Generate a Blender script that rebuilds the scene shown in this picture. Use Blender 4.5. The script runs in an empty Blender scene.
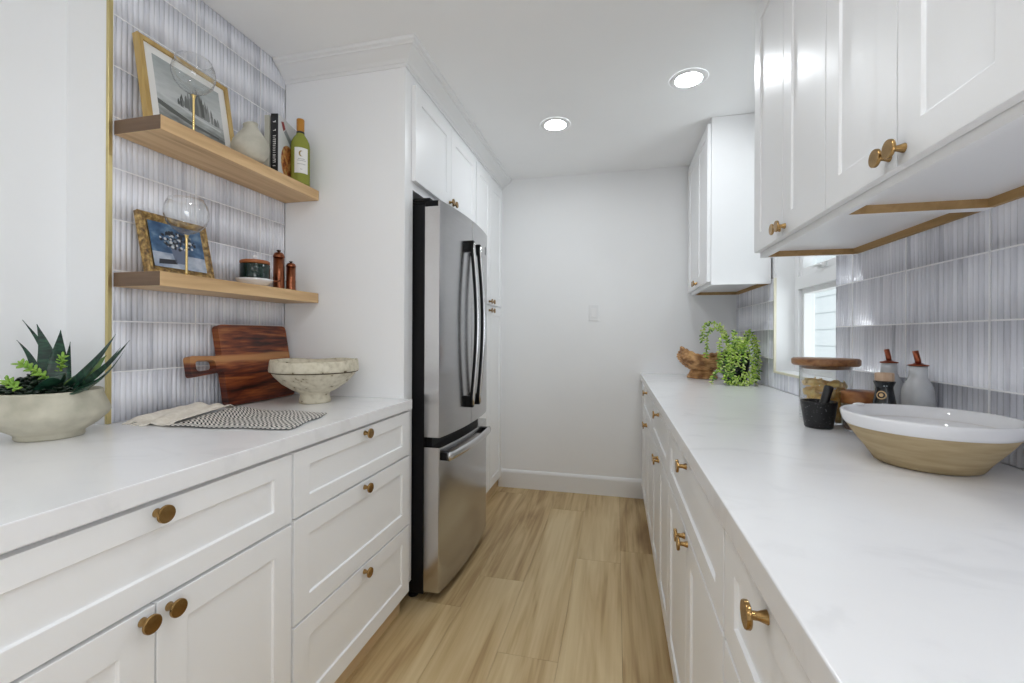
import bpy, bmesh, math, random
from mathutils import Vector, Matrix, noise as mnoise
random.seed(7)
SC = bpy.context.scene
COL = SC.collection
PI = math.pi

# ------------------------------------------------------------------ camera, world, sun, exposure
cam = bpy.data.cameras.new('camera')
camo = bpy.data.objects.new('camera', cam)
COL.objects.link(camo)
cam.sensor_width = 36.0
cam.lens = 438.9 / 1024 * 36.0
cam.shift_y = -5.77 / 1024
cam.clip_start = 0.02
camo.matrix_world = (Matrix.Translation((0, 0, 1.186)) @ Matrix.Rotation(0.2337, 4, 'Z')
                     @ Matrix.Rotation(PI / 2, 4, 'X') @ Matrix.Rotation(0.0045, 4, 'Z'))
SC.camera = camo

world = bpy.data.worlds.new('sky')
SC.world = world
world.use_nodes = True
wb = world.node_tree.nodes['Background']
wb.inputs['Color'].default_value = (0.90, 0.95, 1.0, 1)
wb.inputs['Strength'].default_value = 0.72

sun = bpy.data.lights.new('sun', 'SUN')
sun.energy = 1.6
sun.angle = 0.05
suno = bpy.data.objects.new('sun', sun)
COL.objects.link(suno)
suno.rotation_euler = Vector((0.42, -0.16, -0.9)).to_track_quat('-Z', 'Y').to_euler()

SC.view_settings.view_transform = 'Standard'
SC.view_settings.look = 'None'
SC.view_settings.gamma = 1.0
SC.view_settings.use_curve_mapping = False
SC.view_settings.exposure = 0.33
CAN_STRENGTH = 71.0
try:
    SC.cycles.max_bounces = 14
    SC.cycles.diffuse_bounces = 8
    SC.cycles.glossy_bounces = 6
    SC.cycles.transmission_bounces = 10
    SC.cycles.transparent_max_bounces = 16
    SC.cycles.sample_clamp_indirect = 6.0
    SC.cycles.caustics_reflective = False
    SC.cycles.caustics_refractive = False
except Exception:
    pass

# large area lights: skylight falling through the kitchen window, and an unseen fill lamp added behind the camera on the right
def area(name, loc, rot, sx, sy, e, col):
    al = bpy.data.lights.new(name, 'AREA')
    al.shape = 'RECTANGLE'; al.size = sx; al.size_y = sy; al.energy = e; al.color = col
    o = bpy.data.objects.new(name, al); COL.objects.link(o)
    o.location = loc; o.rotation_euler = rot
area('window_skylight', (1.50, 1.72, 1.10), Vector((-1.0, 0.15, 0.45)).to_track_quat('-Z', 'Y').to_euler(), 0.9, 0.9, 9.0, (0.95, 0.975, 1.0))
area('rear_fill_light', (0.79, -0.75, 1.55), Vector((-1.0, 0.12, 0.30)).to_track_quat('-Z', 'Y').to_euler(), 1.2, 1.3, 18.5, (0.92, 0.96, 1.0))


# ------------------------------------------------------------------ helpers
ORIG = {}

def link(o):
    COL.objects.link(o)
    return o

class MB:
    """collects faces and links them as ONE mesh object"""
    def __init__(self, xf=None):
        self.v = []; self.f = []; self.m = []; self.s = []; self.uv = []
        self.xf = xf
    def add(self, verts, faces, mat=0, smooth=False, uvs=None):
        b = len(self.v)
        for p in verts:
            p = Vector(p)
            if self.xf is not None: p = self.xf @ p
            self.v.append(p)
        for i, f in enumerate(faces):
            self.f.append([b + k for k in f]); self.m.append(mat); self.s.append(smooth)
            self.uv.append(uvs[i] if uvs else None)
    def box(self, x0, x1, y0, y1, z0, z1, mat=0):
        v = [(x0,y0,z0),(x1,y0,z0),(x1,y1,z0),(x0,y1,z0),(x0,y0,z1),(x1,y0,z1),(x1,y1,z1),(x0,y1,z1)]
        self.add(v, [(0,3,2,1),(4,5,6,7),(0,1,5,4),(1,2,6,5),(2,3,7,6),(3,0,4,7)], mat)
        return self
    def lathe(self, prof, c=(0,0,0), n=40, mat=0, smooth=True, wob=None, sx=1.0, sy=1.0, a0=0.0, a1=2*PI, zf=None):
        """prof: list of (r,z); open profile; r==0 collapses to a point"""
        full = abs(a1 - a0 - 2*PI) < 1e-6
        cols = n if full else n + 1
        verts = []; rows = []
        for (r, z) in prof:
            if r < 1e-7:
                rows.append([len(verts)]); verts.append((c[0], c[1], c[2] + z))
            else:
                ids = []
                for k in range(cols):
                    a = a0 + (a1 - a0) * k / n
                    rr = r * (wob(a, z) if wob else 1.0)
                    dz = zf(a, r, z) if zf else 0.0
                    ids.append(len(verts))
                    verts.append((c[0] + rr*math.cos(a)*sx, c[1] + rr*math.sin(a)*sy, c[2] + z + dz))
                rows.append(ids)
        faces = []
        for A, B in zip(rows[:-1], rows[1:]):
            for k in range(n):
                k2 = (k + 1) % cols if full else k + 1
                if len(A) == 1 and len(B) == 1: continue
                if len(A) == 1: faces.append((A[0], B[k2], B[k]))
                elif len(B) == 1: faces.append((A[k], A[k2], B[0]))
                else: faces.append((A[k], A[k2], B[k2], B[k]))
        self.add(verts, faces, mat, smooth)
        return self
    def tube(self, pts, r, n=10, mat=0, smooth=True, caps=True, flat=1.0, up=(0,0,1)):
        pts = [Vector(p) for p in pts]
        rs = r if isinstance(r, (list, tuple)) else [r]*len(pts)
        verts = []; faces = []
        up = Vector(up)
        for i, p in enumerate(pts):
            t = (pts[min(i+1, len(pts)-1)] - pts[max(i-1, 0)]).normalized()
            a = t.cross(up)
            if a.length < 1e-3: a = t.cross(Vector((0, 1, 0.1)))
            a.normalize(); b = a.cross(t).normalized()
            for k in range(n):
                an = 2*PI*k/n
                verts.append(p + a*math.cos(an)*rs[i] + b*math.sin(an)*rs[i]*flat)
        for i in range(len(pts)-1):
            for k in range(n):
                k2 = (k+1) % n
                faces.append((i*n+k, i*n+k2, (i+1)*n+k2, (i+1)*n+k))
        if caps:
            faces.append(tuple(reversed(range(n))))
            faces.append(tuple((len(pts)-1)*n + k for k in range(n)))
        self.add(verts, faces, mat, smooth)
        return self
    def grid(self, fn, nu, nv, mat=0, smooth=True):
        verts = [fn(i/nu, j/nv) for i in range(nu+1) for j in range(nv+1)]
        faces = []; uvs = []
        for i in range(nu):
            for j in range(nv):
                a = i*(nv+1)+j
                faces.append((a, a+nv+1, a+nv+2, a+1))
                uvs.append([(i/nu, j/nv), ((i+1)/nu, j/nv), ((i+1)/nu, (j+1)/nv), (i/nu, (j+1)/nv)])
        self.add(verts, faces, mat, smooth, uvs)
        return self
    def blob(self, c, r, mat=0, n=10, m=6, rot=None):
        """ellipsoid, r = (rx,ry,rz)"""
        verts = []; R = rot or Matrix.Identity(3); c = Vector(c)
        verts.append(c + R @ Vector((0,0,r[2])))
        for i in range(1, m):
            t = PI*i/m
            for k in range(n):
                a = 2*PI*k/n
                verts.append(c + R @ Vector((r[0]*math.sin(t)*math.cos(a), r[1]*math.sin(t)*math.sin(a), r[2]*math.cos(t))))
        verts.append(c + R @ Vector((0,0,-r[2])))
        faces = [(0, 1+k, 1+(k+1) % n) for k in range(n)]
        for i in range(m-2):
            for k in range(n):
                a = 1+i*n+k; b = 1+i*n+(k+1) % n
                faces.append((a, a+n, b+n, b))
        L = len(verts)-1; s = 1+(m-2)*n
        faces += [(s+k, L, s+(k+1) % n) for k in range(n)]
        self.add(verts, faces, mat, True)
        return self
    def prism(self, outline, fn, t, holes=(), mat=0):
        """outline of 2-D points (with holes) mapped by fn(a,b,depth) to 3-D, depth 0..t"""
        bm = bmesh.new()
        loops = [outline] + list(holes); edges = []
        for lp in loops:
            vs = [bm.verts.new((p[0], p[1], 0)) for p in lp]
            for i in range(len(vs)): edges.append(bm.edges.new((vs[i], vs[(i+1) % len(vs)])))
        bmesh.ops.triangle_fill(bm, edges=edges, use_beauty=True, use_dissolve=False)
        bm.verts.index_update()
        base = [(v.co.x, v.co.y) for v in bm.verts]
        tris = [[v.index for v in f.verts] for f in bm.faces]
        bm.free()
        N = len(base)
        verts = [fn(a, b, 0) for a, b in base] + [fn(a, b, t) for a, b in base]
        faces = []
        for tr in tris:
            faces.append(tuple(tr)); faces.append(tuple(N+k for k in reversed(tr)))
        o = 0
        for lp in loops:
            n = len(lp)
            for i in range(n):
                j = (i+1) % n
                faces.append((o+i, o+j, N+o+j, N+o+i))
            o += n
        self.add(verts, faces, mat)
        return self
    def build(self, name, mats, parent=None, bevel=0.0, seg=2, sub=0, solid=0.0, recalc=True, angle=40):
        if not isinstance(mats, (list, tuple)): mats = [mats]
        o0 = ORIG.get(parent.name, Vector((0, 0, 0))) if parent else Vector((0, 0, 0))
        me = bpy.data.meshes.new(name)
        me.from_pydata([v - o0 for v in self.v], [], self.f)
        for mt in mats: me.materials.append(mt)
        for p, mi, sm in zip(me.polygons, self.m, self.s):
            p.material_index = mi; p.use_smooth = sm
        if any(u is not None for u in self.uv):
            ul = me.uv_layers.new(name='UVMap')
            for p, u in zip(me.polygons, self.uv):
                if u is not None:
                    for li, q in zip(p.loop_indices, u): ul.data[li].uv = q
        if recalc:
            bm = bmesh.new(); bm.from_mesh(me)
            bmesh.ops.recalc_face_normals(bm, faces=bm.faces)
            bm.to_mesh(me); bm.free()
        me.update()
        o = bpy.data.objects.new(name, me)
        link(o)
        if parent:
            o.parent = parent
        ORIG[o.name] = o0.copy()
        if solid:
            md = o.modifiers.new('solid', 'SOLIDIFY'); md.thickness = solid; md.offset = 0
        if bevel:
            md = o.modifiers.new('bevel', 'BEVEL'); md.width = bevel; md.segments = seg
            md.limit_method = 'ANGLE'; md.angle_limit = math.radians(angle)
        if sub:
            md = o.modifiers.new('sub', 'SUBSURF'); md.levels = sub; md.render_levels = sub
        return o

def tag(o, label=None, cat=None, group=None, kind=None):
    if label: o['label'] = label
    if cat: o['category'] = cat
    if group: o['group'] = group
    if kind: o['kind'] = kind
    return o

def thing(name, loc, label, cat, group=None):
    o = bpy.data.objects.new(name, None)
    o.empty_display_size = 0.05
    o.location = loc
    link(o)
    ORIG[o.name] = Vector(loc)
    return tag(o, label, cat, group)

def struct(o):
    o['kind'] = 'structure'
    return o

# ------------------------------------------------------------------ materials
def new_mat(name):
    m = bpy.data.materials.new(name); m.use_nodes = True
    nt = m.node_tree
    return m, nt, nt.nodes['Principled BSDF']

def pr(name, col, rough=0.5, metal=0.0, spec=0.5, **kw):
    m, nt, b = new_mat(name)
    b.inputs['Base Color'].default_value = (*col, 1)
    b.inputs['Roughness'].default_value = rough
    b.inputs['Metallic'].default_value = metal
    b.inputs['Specular IOR Level'].default_value = spec
    for k, v in kw.items(): b.inputs[k].default_value = v
    return m

def nodes(nt, *types):
    return [nt.nodes.new(t) for t in types]

def ramp(nt, stops):
    r = nt.nodes.new('ShaderNodeValToRGB')
    e = r.color_ramp.elements
    e[0].position = stops[0][0]; e[0].color = (*stops[0][1], 1)
    e[1].position = stops[-1][0]; e[1].color = (*stops[-1][1], 1)
    for p, c in stops[1:-1]:
        k = e.new(p); k.color = (*c, 1)
    return r

def noise_mat(name, stops, scale=(1, 1, 1), nscale=5.0, detail=4.0, rough=0.5, metal=0.0, bump=0.0, spec=0.5, dist=0.0, coords='Object', bdist=0.002):
    m, nt, b = new_mat(name)
    tc, mp, nz = nodes(nt, 'ShaderNodeTexCoord', 'ShaderNodeMapping', 'ShaderNodeTexNoise')
    mp.inputs['Scale'].default_value = scale
    nz.inputs['Scale'].default_value = nscale
    nz.inputs['Detail'].default_value = detail
    nz.inputs['Distortion'].default_value = dist
    L = nt.links.new
    L(tc.outputs[coords], mp.inputs['Vector']); L(mp.outputs['Vector'], nz.inputs['Vector'])
    r = ramp(nt, stops)
    L(nz.outputs['Fac'], r.inputs['Fac']); L(r.outputs['Color'], b.inputs['Base Color'])
    b.inputs['Roughness'].default_value = rough
    b.inputs['Metallic'].default_value = metal
    b.inputs['Specular IOR Level'].default_value = spec
    if bump:
        bp = nt.nodes.new('ShaderNodeBump'); bp.inputs['Strength'].default_value = bump
        bp.inputs['Distance'].default_value = bdist
        L(nz.outputs['Fac'], bp.inputs['Height']); L(bp.outputs['Normal'], b.inputs['Normal'])
    return m

M = {}
M['wall'] = noise_mat('wall_paint', [(0.3, (0.875, 0.88, 0.885)), (0.7, (0.89, 0.895, 0.90))], nscale=3, rough=0.6, spec=0.3)
M['ceil'] = noise_mat('ceiling_paint', [(0.3, (0.90, 0.905, 0.91)), (0.7, (0.92, 0.925, 0.93))], nscale=2, rough=0.75, spec=0.2)
M['cab'] = pr('cabinet_lacquer', (0.895, 0.90, 0.91), 0.36, spec=0.45)
M['trim'] = pr('trim_paint', (0.83, 0.835, 0.84), 0.4)
M['quartz'] = noise_mat('white_quartz', [(0.32, (0.81, 0.81, 0.825)), (0.45, (0.855, 0.855, 0.87)), (0.75, (0.87, 0.87, 0.88))],
                        scale=(1, 1.6, 1), nscale=7, detail=8, rough=0.2, spec=0.5, dist=1.2)
M['brass'] = noise_mat('aged_brass', [(0.3, (0.32, 0.190, 0.072)), (0.7, (0.44, 0.28, 0.115))], nscale=60, rough=0.22, metal=1.0)
M['brass_strip'] = pr('brass_edge', (0.66, 0.55, 0.27), 0.38, 1.0)
M['steel'] = noise_mat('brushed_steel', [(0.3, (0.50, 0.50, 0.51)), (0.7, (0.57, 0.57, 0.58))], scale=(1, 1, 60), nscale=9, rough=0.20, metal=1.0)
M['steel_side'] = pr('steel_side', (0.58, 0.57, 0.57), 0.22, 1.0)
M['chrome'] = pr('handle_steel', (0.62, 0.62, 0.63), 0.18, 1.0)
M['black'] = pr('black_plastic', (0.004, 0.004, 0.005), 0.45, spec=0.2)
M['grout'] = pr('white_grout', (0.90, 0.90, 0.91), 0.8, spec=0.2)
M['white_ceramic'] = pr('white_glaze', (0.80, 0.80, 0.82), 0.08)
M['copper'] = pr('copper', (0.27, 0.095, 0.048), 0.28, 1.0)
M['gold'] = pr('gold_stem', (0.75, 0.55, 0.24), 0.2, 1.0)
M['white_paper'] = pr('paper_white', (0.80, 0.79, 0.77), 0.6)
M['ink'] = pr('printed_black', (0.012, 0.012, 0.014), 0.45)

def wood(name, c1, c2, c3, axis='Y', s=9.0, rough=0.45, stretch=14.0, bump=0.05):
    sc = [stretch]*3
    sc['XYZ'.index(axis)] = 1.0
    return noise_mat(name, [(0.25, c1), (0.5, c2), (0.78, c3)], scale=sc, nscale=s*0.25, detail=7, rough=rough, bump=bump, dist=0.6)

M['oak'] = wood('oak_shelf', (0.46, 0.28, 0.13), (0.66, 0.44, 0.225), (0.78, 0.56, 0.31), 'Y')
M['oak_end'] = wood('oak_end_grain', (0.085, 0.048, 0.028), (0.14, 0.085, 0.05), (0.22, 0.14, 0.085), 'X', rough=0.6)
M['rawwood'] = wood('raw_plywood', (0.30, 0.18, 0.065), (0.41, 0.255, 0.105), (0.50, 0.33, 0.15), 'Y', rough=0.7)
M['kick'] = wood('toe_kick_wood', (0.55, 0.38, 0.20), (0.64, 0.47, 0.27), (0.72, 0.55, 0.33), 'Y', rough=0.6)
M['acacia'] = wood('acacia_lid', (0.10, 0.035, 0.012), (0.27, 0.12, 0.045), (0.42, 0.22, 0.085), 'Y', s=16, rough=0.4)
M['board'] = wood('acacia_board', (0.035, 0.008, 0.003), (0.16, 0.040, 0.012), (0.34, 0.13, 0.04), 'Y', s=10, rough=0.35, stretch=9)
M['frame_gold'] = wood('gilt_wood', (0.33, 0.20, 0.055), (0.50, 0.34, 0.12), (0.62, 0.45, 0.19), 'Z', rough=0.4)
M['frame_old'] = noise_mat('antique_gilt', [(0.3, (0.05, 0.024, 0.008)), (0.5, (0.27, 0.16, 0.045)), (0.70, (0.62, 0.44, 0.17))], nscale=70, detail=6, rough=0.4, bump=0.4)

# tile: glazed, streaked along the flutes, grey-lavender
def tile_mat():
    m, nt, b = new_mat('fluted_grey_tile')
    L = nt.links.new
    tc, mp1, mp2, n1, n2 = nodes(nt, 'ShaderNodeTexCoord', 'ShaderNodeMapping', 'ShaderNodeMapping', 'ShaderNodeTexNoise', 'ShaderNodeTexNoise')
    mp1.inputs['Scale'].default_value = (1, 42, 2.6)
    mp2.inputs['Scale'].default_value = (1, 6, 2.2)
    n1.inputs['Scale'].default_value = 1.0; n1.inputs['Detail'].default_value = 5.0; n1.inputs['Roughness'].default_value = 0.65
    n2.inputs['Scale'].default_value = 1.0; n2.inputs['Detail'].default_value = 6.0
    L(tc.outputs['Object'], mp1.inputs['Vector']); L(tc.outputs['Object'], mp2.inputs['Vector'])
    L(mp1.outputs['Vector'], n1.inputs['Vector']); L(mp2.outputs['Vector'], n2.inputs['Vector'])
    mx = nt.nodes.new('ShaderNodeMix'); mx.data_type = 'FLOAT'
    mx.inputs[0].default_value = 0.42
    L(n1.outputs['Fac'], mx.inputs[2]); L(n2.outputs['Fac'], mx.inputs[3])
    at = nt.nodes.new('ShaderNodeAttribute'); at.attribute_name = 'tint'
    ad = nt.nodes.new('ShaderNodeMath'); ad.operation = 'MULTIPLY_ADD'
    ad.inputs[1].default_value = 0.15
    L(at.outputs['Fac'], ad.inputs[0]); L(mx.outputs[0], ad.inputs[2])
    r = ramp(nt, [(0.27, (0.44, 0.45, 0.51)), (0.40, (0.66, 0.67, 0.73)), (0.54, (0.79, 0.80, 0.86)), (0.74, (0.87, 0.875, 0.92))])
    L(ad.outputs[0], r.inputs['Fac']); L(r.outputs['Color'], b.inputs['Base Color'])
    b.inputs['Roughness'].default_value = 0.16
    b.inputs['Specular IOR Level'].default_value = 0.5
    n3 = nt.nodes.new('ShaderNodeTexNoise'); n3.inputs['Scale'].default_value = 130
    L(tc.outputs['Object'], n3.inputs['Vector'])
    bp = nt.nodes.new('ShaderNodeBump'); bp.inputs['Strength'].default_value = 0.18; bp.inputs['Distance'].default_value = 0.002
    L(n3.outputs['Fac'], bp.inputs['Height']); L(bp.outputs['Normal'], b.inputs['Normal'])
    return m
M['tile'] = tile_mat()

def plank_mat():
    m, nt, b = new_mat('vinyl_plank_oak')
    L = nt.links.new
    tc, at, mp, n1, mp2, n2 = nodes(nt, 'ShaderNodeTexCoord', 'ShaderNodeAttribute', 'ShaderNodeMapping', 'ShaderNodeTexNoise', 'ShaderNodeMapping', 'ShaderNodeTexNoise')
    at.attribute_name = 'tint'
    cmb = nt.nodes.new('ShaderNodeCombineXYZ')
    mul = nt.nodes.new('ShaderNodeMath'); mul.operation = 'MULTIPLY'; mul.inputs[1].default_value = 37.0
    L(at.outputs['Fac'], mul.inputs[0]); L(mul.outputs[0], cmb.inputs['Z']); L(mul.outputs[0], cmb.inputs['Y'])
    av = nt.nodes.new('ShaderNodeVectorMath'); av.operation = 'ADD'
    L(tc.outputs['Object'], av.inputs[0]); L(cmb.outputs[0], av.inputs[1])
    mp.inputs['Scale'].default_value = (9, 0.9, 1)
    mp2.inputs['Scale'].default_value = (70, 2.2, 1)
    n1.inputs['Scale'].default_value = 1.0; n1.inputs['Detail'].default_value = 3; n1.inputs['Distortion'].default_value = 1.4
    n2.inputs['Scale'].default_value = 1.0; n2.inputs['Detail'].default_value = 6; n2.inputs['Distortion'].default_value = 0.4
    L(av.outputs[0], mp.inputs['Vector']); L(av.outputs[0], mp2.inputs['Vector'])
    L(mp.outputs[0], n1.inputs['Vector']); L(mp2.outputs[0], n2.inputs['Vector'])
    mx = nt.nodes.new('ShaderNodeMix'); mx.data_type = 'FLOAT'; mx.inputs[0].default_value = 0.3
    L(n1.outputs['Fac'], mx.inputs[2]); L(n2.outputs['Fac'], mx.inputs[3])
    ad = nt.nodes.new('ShaderNodeMath'); ad.operation = 'MULTIPLY_ADD'; ad.inputs[1].default_value = 0.16
    L(at.outputs['Fac'], ad.inputs[0]); L(mx.outputs[0], ad.inputs[2])
    r = ramp(nt, [(0.34, (0.25, 0.150, 0.068)), (0.48, (0.425, 0.287, 0.138)), (0.60, (0.57, 0.420, 0.222)), (0.80, (0.69, 0.545, 0.32))])
    L(ad.outputs[0], r.inputs['Fac']); L(r.outputs['Color'], b.inputs['Base Color'])
    b.inputs['Roughness'].default_value = 0.42
    b.inputs['Specular IOR Level'].default_value = 0.35
    return m
M['plank'] = plank_mat()

def glass_mat(name, tint=(1, 1, 1), fac=1.0, rough=0.0):
    """thin clear glass: see-through with fresnel reflection"""
    m = bpy.data.materials.new(name); m.use_nodes = True
    nt = m.node_tree; nt.nodes.clear()
    out, mix, tr, gl, fr = nodes(nt, 'ShaderNodeOutputMaterial', 'ShaderNodeMixShader', 'ShaderNodeBsdfTransparent', 'ShaderNodeBsdfGlossy', 'ShaderNodeFresnel')
    tr.inputs['Color'].default_value = (*tint, 1)
    gl.inputs['Roughness'].default_value = rough
    fr.inputs['IOR'].default_value = 1.45
    L = nt.links.new
    mu = nt.nodes.new('ShaderNodeMath'); mu.operation = 'MULTIPLY'; mu.inputs[1].default_value = fac
    # same reflection on both faces of the sheet (no total internal reflection in thin glass)
    ge = nt.nodes.new('ShaderNodeNewGeometry')
    io = nt.nodes.new('ShaderNodeMath'); io.operation = 'MULTIPLY_ADD'
    io.inputs[1].default_value = 1/1.45 - 1.45; io.inputs[2].default_value = 1.45
    L(ge.outputs['Backfacing'], io.inputs[0]); L(io.outputs[0], fr.inputs['IOR'])
    L(fr.outputs[0], mu.inputs[0]); L(mu.outputs[0], mix.inputs['Fac'])
    L(tr.outputs[0], mix.inputs[1]); L(gl.outputs[0], mix.inputs[2]); L(mix.outputs[0], out.inputs['Surface'])
    return m
M['glass'] = glass_mat('clear_glass', (0.988, 0.992, 0.992), 1.35)
M['pane'] = glass_mat('window_glass', (0.97, 0.99, 0.99), 0.6)
M['bottle'] = pr('green_bottle_glass', (0.40, 0.43, 0.085), 0.05, spec=0.6, **{'Transmission Weight': 0.35, 'IOR': 1.2})

def emit(name, col, s):
    m = bpy.data.materials.new(name); m.use_nodes = True
    nt = m.node_tree; nt.nodes.clear()
    o, e = nodes(nt, 'ShaderNodeOutputMaterial', 'ShaderNodeEmission')
    e.inputs['Color'].default_value = (*col, 1); e.inputs['Strength'].default_value = s
    nt.links.new(e.outputs[0], o.inputs['Surface'])
    return m
M['lens'] = emit('lit_lens', (0.92, 0.965, 1.0), CAN_STRENGTH)

# ------------------------------------------------------------------ the setting
YB = 3.352           # back wall
ZC = 2.41            # ceiling
XT = -1.483          # tile face, left
XN = -1.655          # niche wall, left
XR = 0.815           # right wall / tile face
YT = 1.000            # start of left tile wall
YP = 1.72            # end panel of the tall cabinets
YK = -3.6            # where the open room behind the camera stops being modelled

# floor of individual planks in one mesh
def build_floor():
    mb = MB(); tints = []
    W = 0.228; LEN = 1.41; x = -0.43 - W*9
    joints = {-0.658: 2.075, -0.43: 1.59, -0.202: 0.95, 0.026: 2.5, 0.254: 1.9}
    cols = []
    k = 0
    while x < 1.2:
        j0 = None
        for q, j in joints.items():
            if abs(q - x) < 0.02: j0 = j
        if j0 is None: j0 = random.uniform(0, LEN)
        y = j0 - LEN*6
        while y < 3.6:
            a, b = max(y, YK), min(y + LEN, 3.5)
            if b - a > 0.01:
                mb.box(x + 0.0005, x + W - 0.0005, a + 0.0005, b - 0.0005, -0.012, 0.0)
                tints += [random.random()]*6
            y += LEN
        x += W
    o = mb.build('floor', M['plank'], recalc=False)
    at = o.data.attributes.new('tint', 'FLOAT', 'FACE')
    for i, t in enumerate(tints): at.data[i].value = t
    struct(o)
build_floor()
struct(MB().box(-2.6, 1.05, YK, 3.5, -0.06, -0.0125).build('floor_base', pr('subfloor', (0.26, 0.19, 0.115), 0.8)))
struct(MB().box(-1.9, 1.07, YK, 3.5, ZC, ZC + 0.12).build('ceiling', M['ceil']))
struct(MB().box(-1.9, 1.03, YB, YB + 0.12, 0, ZC).build('wall_back', M['wall']))
# left wall: furred-out tiled part and the niche beside it
mb = MB()
mb.box(-1.80, XN, YK, YT, 0, ZC)
mb.box(-1.80, XT - 0.008, YT, YB, 0, ZC)
struct(mb.build('wall_left', M['wall']))
# right wall with the window opening
WY0, WY1, WZ0, WZ1 = 1.92, 2.583, 1.007, 2.12
XE = 0.992
mb = MB()
xw = XR + 0.008
mb.box(xw, XE, YK, WY0, 0, ZC)
mb.box(xw, XE, WY1, YB, 0, ZC)
mb.box(xw, XE, WY0, WY1, 0, WZ0)
mb.box(xw, XE, WY0, WY1, WZ1, ZC)
struct(mb.build('wall_right', M['wall']))

# baseboard on the back wall
bp = [(0, 0), (0.016, 0), (0.016, 0.118), (0.013, 0.128), (0.007, 0.136), (0, 0.139)]
mb = MB().prism(bp, lambda a, b, d: (-0.90 + d, YB - a, b), 1.10)
struct(mb.build('baseboard_back', M['trim']))

# ------------------------------------------------------------------ fluted tile
FL = 0.295/18
ROWH = 0.155
def flute_field(mb, tints, X, n, y0, y1, z0, z1, joint0, gap=0.0036):
    """tiles of 18 flutes; X = face, n = normal direction"""
    amp = 0.0038
    k = math.floor((y0 - joint0)/0.295)
    while joint0 + k*0.295 < y1 - 1e-4:
        a = joint0 + k*0.295; b = a + 0.295
        k += 1
        r = 0
        while 0.915 + r*ROWH < z1 - 1e-4:
            za, zb = 0.915 + r*ROWH, 0.915 + (r+1)*ROWH
            r += 1
            za2, zb2 = max(za + gap/2, z0), min(zb - gap/2, z1)
            if zb2 - za2 < 0.004: continue
            tv = random.uniform(-0.25, 0.25)
            for i in range(18):
                fa = a + gap/2 + (0.295 - gap)*i/18; fb = a + gap/2 + (0.295 - gap)*(i+1)/18
                if fb <= y0 or fa >= y1: continue
                fa, fb = max(fa, y0), min(fb, y1)
                N = 6; vs = []; fs = []
                ftv = tv + random.uniform(-0.55, 0.55)
                for q in range(N+1):
                    t = q/N
                    h = amp*(math.sin(PI*t)**0.75 if 0 < t < 1 else 0.0)
                    y = fa + (fb - fa)*t
                    vs.append((X + n*(h - amp), y, za2)); vs.append((X + n*(h - amp), y, zb2))
                for q in range(N):
                    fs.append((2*q, 2*q+2, 2*q+3, 2*q+1) if n > 0 else (2*q, 2*q+1, 2*q+3, 2*q+2))
                # top and bottom lips of the flute
                b0 = len(vs)
                for q in range(N+1):
                    y = fa + (fb - fa)*q/N
                    vs.append((X - n*0.0055, y, za2)); vs.append((X - n*0.0055, y, zb2))
                for q in range(N):
                    fs.append((2*q, b0+2*q, b0+2*q+2, 2*q+2)); fs.append((2*q+1, 2*q+3, b0+2*q+3, b0+2*q+1))
                mb.add(vs, fs, 0, True)
                tints += [ftv]*len(fs)

def tile_obj(name, areas, X, n, joint0, parent):
    mb = MB(); tints = []
    for (y0, y1, z0, z1) in areas:
        flute_field(mb, tints, X, n, y0, y1, z0, z1, joint0)
    nt_ = len(mb.f)
    for (y0, y1, z0, z1) in areas:
        xa, xb = sorted((X - n*0.0046, X - n*0.0078))
        mb.box(xa, xb, y0, y1, z0, z1, 1)
        xa, xb = sorted((X - n*0.0008, X - n*0.0050))
        r = 1
        while 0.915 + r*ROWH < z1:
            zc_ = 0.915 + r*ROWH; r += 1
            if zc_ - 0.0018 > z0: mb.box(xa, xb, y0, y1, zc_ - 0.0018, min(zc_ + 0.0018, z1), 1)
        k = math.ceil((y0 - joint0)/0.295)
        while joint0 + k*0.295 < y1:
            yc_ = joint0 + k*0.295; k += 1
            if yc_ - 0.0016 > y0: mb.box(xa, xb, yc_ - 0.0016, min(yc_ + 0.0016, y1), z0, z1, 1)
    o = mb.build(name, [M['tile'], M['grout']], parent, recalc=False)
    at = o.data.attributes.new('tint', 'FLOAT', 'FACE')
    for i in range(len(o.data.polygons)): at.data[i].value = tints[i] if i < len(tints) else 0
    return o

bl = thing('tile_backsplash', (XT, 1.36, 0.915), 'fluted grey tile wall behind the two oak shelves, edged in brass', 'backsplash')
tile_obj('tile_field', [(YT + 0.012, YP - 0.001, 0.9155, ZC - 0.001)], XT, 1, 1.282 - 0.295, bl)
MB().box(XT - 0.0075, XT + 0.003, YT - 0.004, YT + 0.008, 0.9155, ZC - 0.001, 0).build('edge_strip', M['brass_strip'], bl, bevel=0.001)
MB().box(XT - 0.0075, XT + 0.0005, YT + 0.008, YT + 0.0118, 0.9155, ZC - 0.001, 0).build('grout_joint', M['grout'], bl)
br = thing('tile_backsplash', (XR, 1.5, 0.915), 'fluted grey tile wall around the window above the long right counter', 'backsplash')
tile_obj('tile_field', [(-0.5, WY0, 0.9155, 1.499), (WY0, WY1 + 0.0115, 0.9155, WZ0 - 0.0115),
                        (WY1 + 0.0115, YB - 0.001, 0.9155, 1.499)], XR, -1, 0.62, br)
mb = MB()
cream = pr('cream_edge', (0.80, 0.76, 0.60), 0.4)
mb.box(XR - 0.003, XR + 0.0075, WY1, WY1 + 0.011, WZ0 - 0.011, 1.499)
mb.box(XR - 0.003, XR + 0.0075, WY0, WY1, WZ0 - 0.011, WZ0)
mb.build('edge_strip', cream, br)

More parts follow.
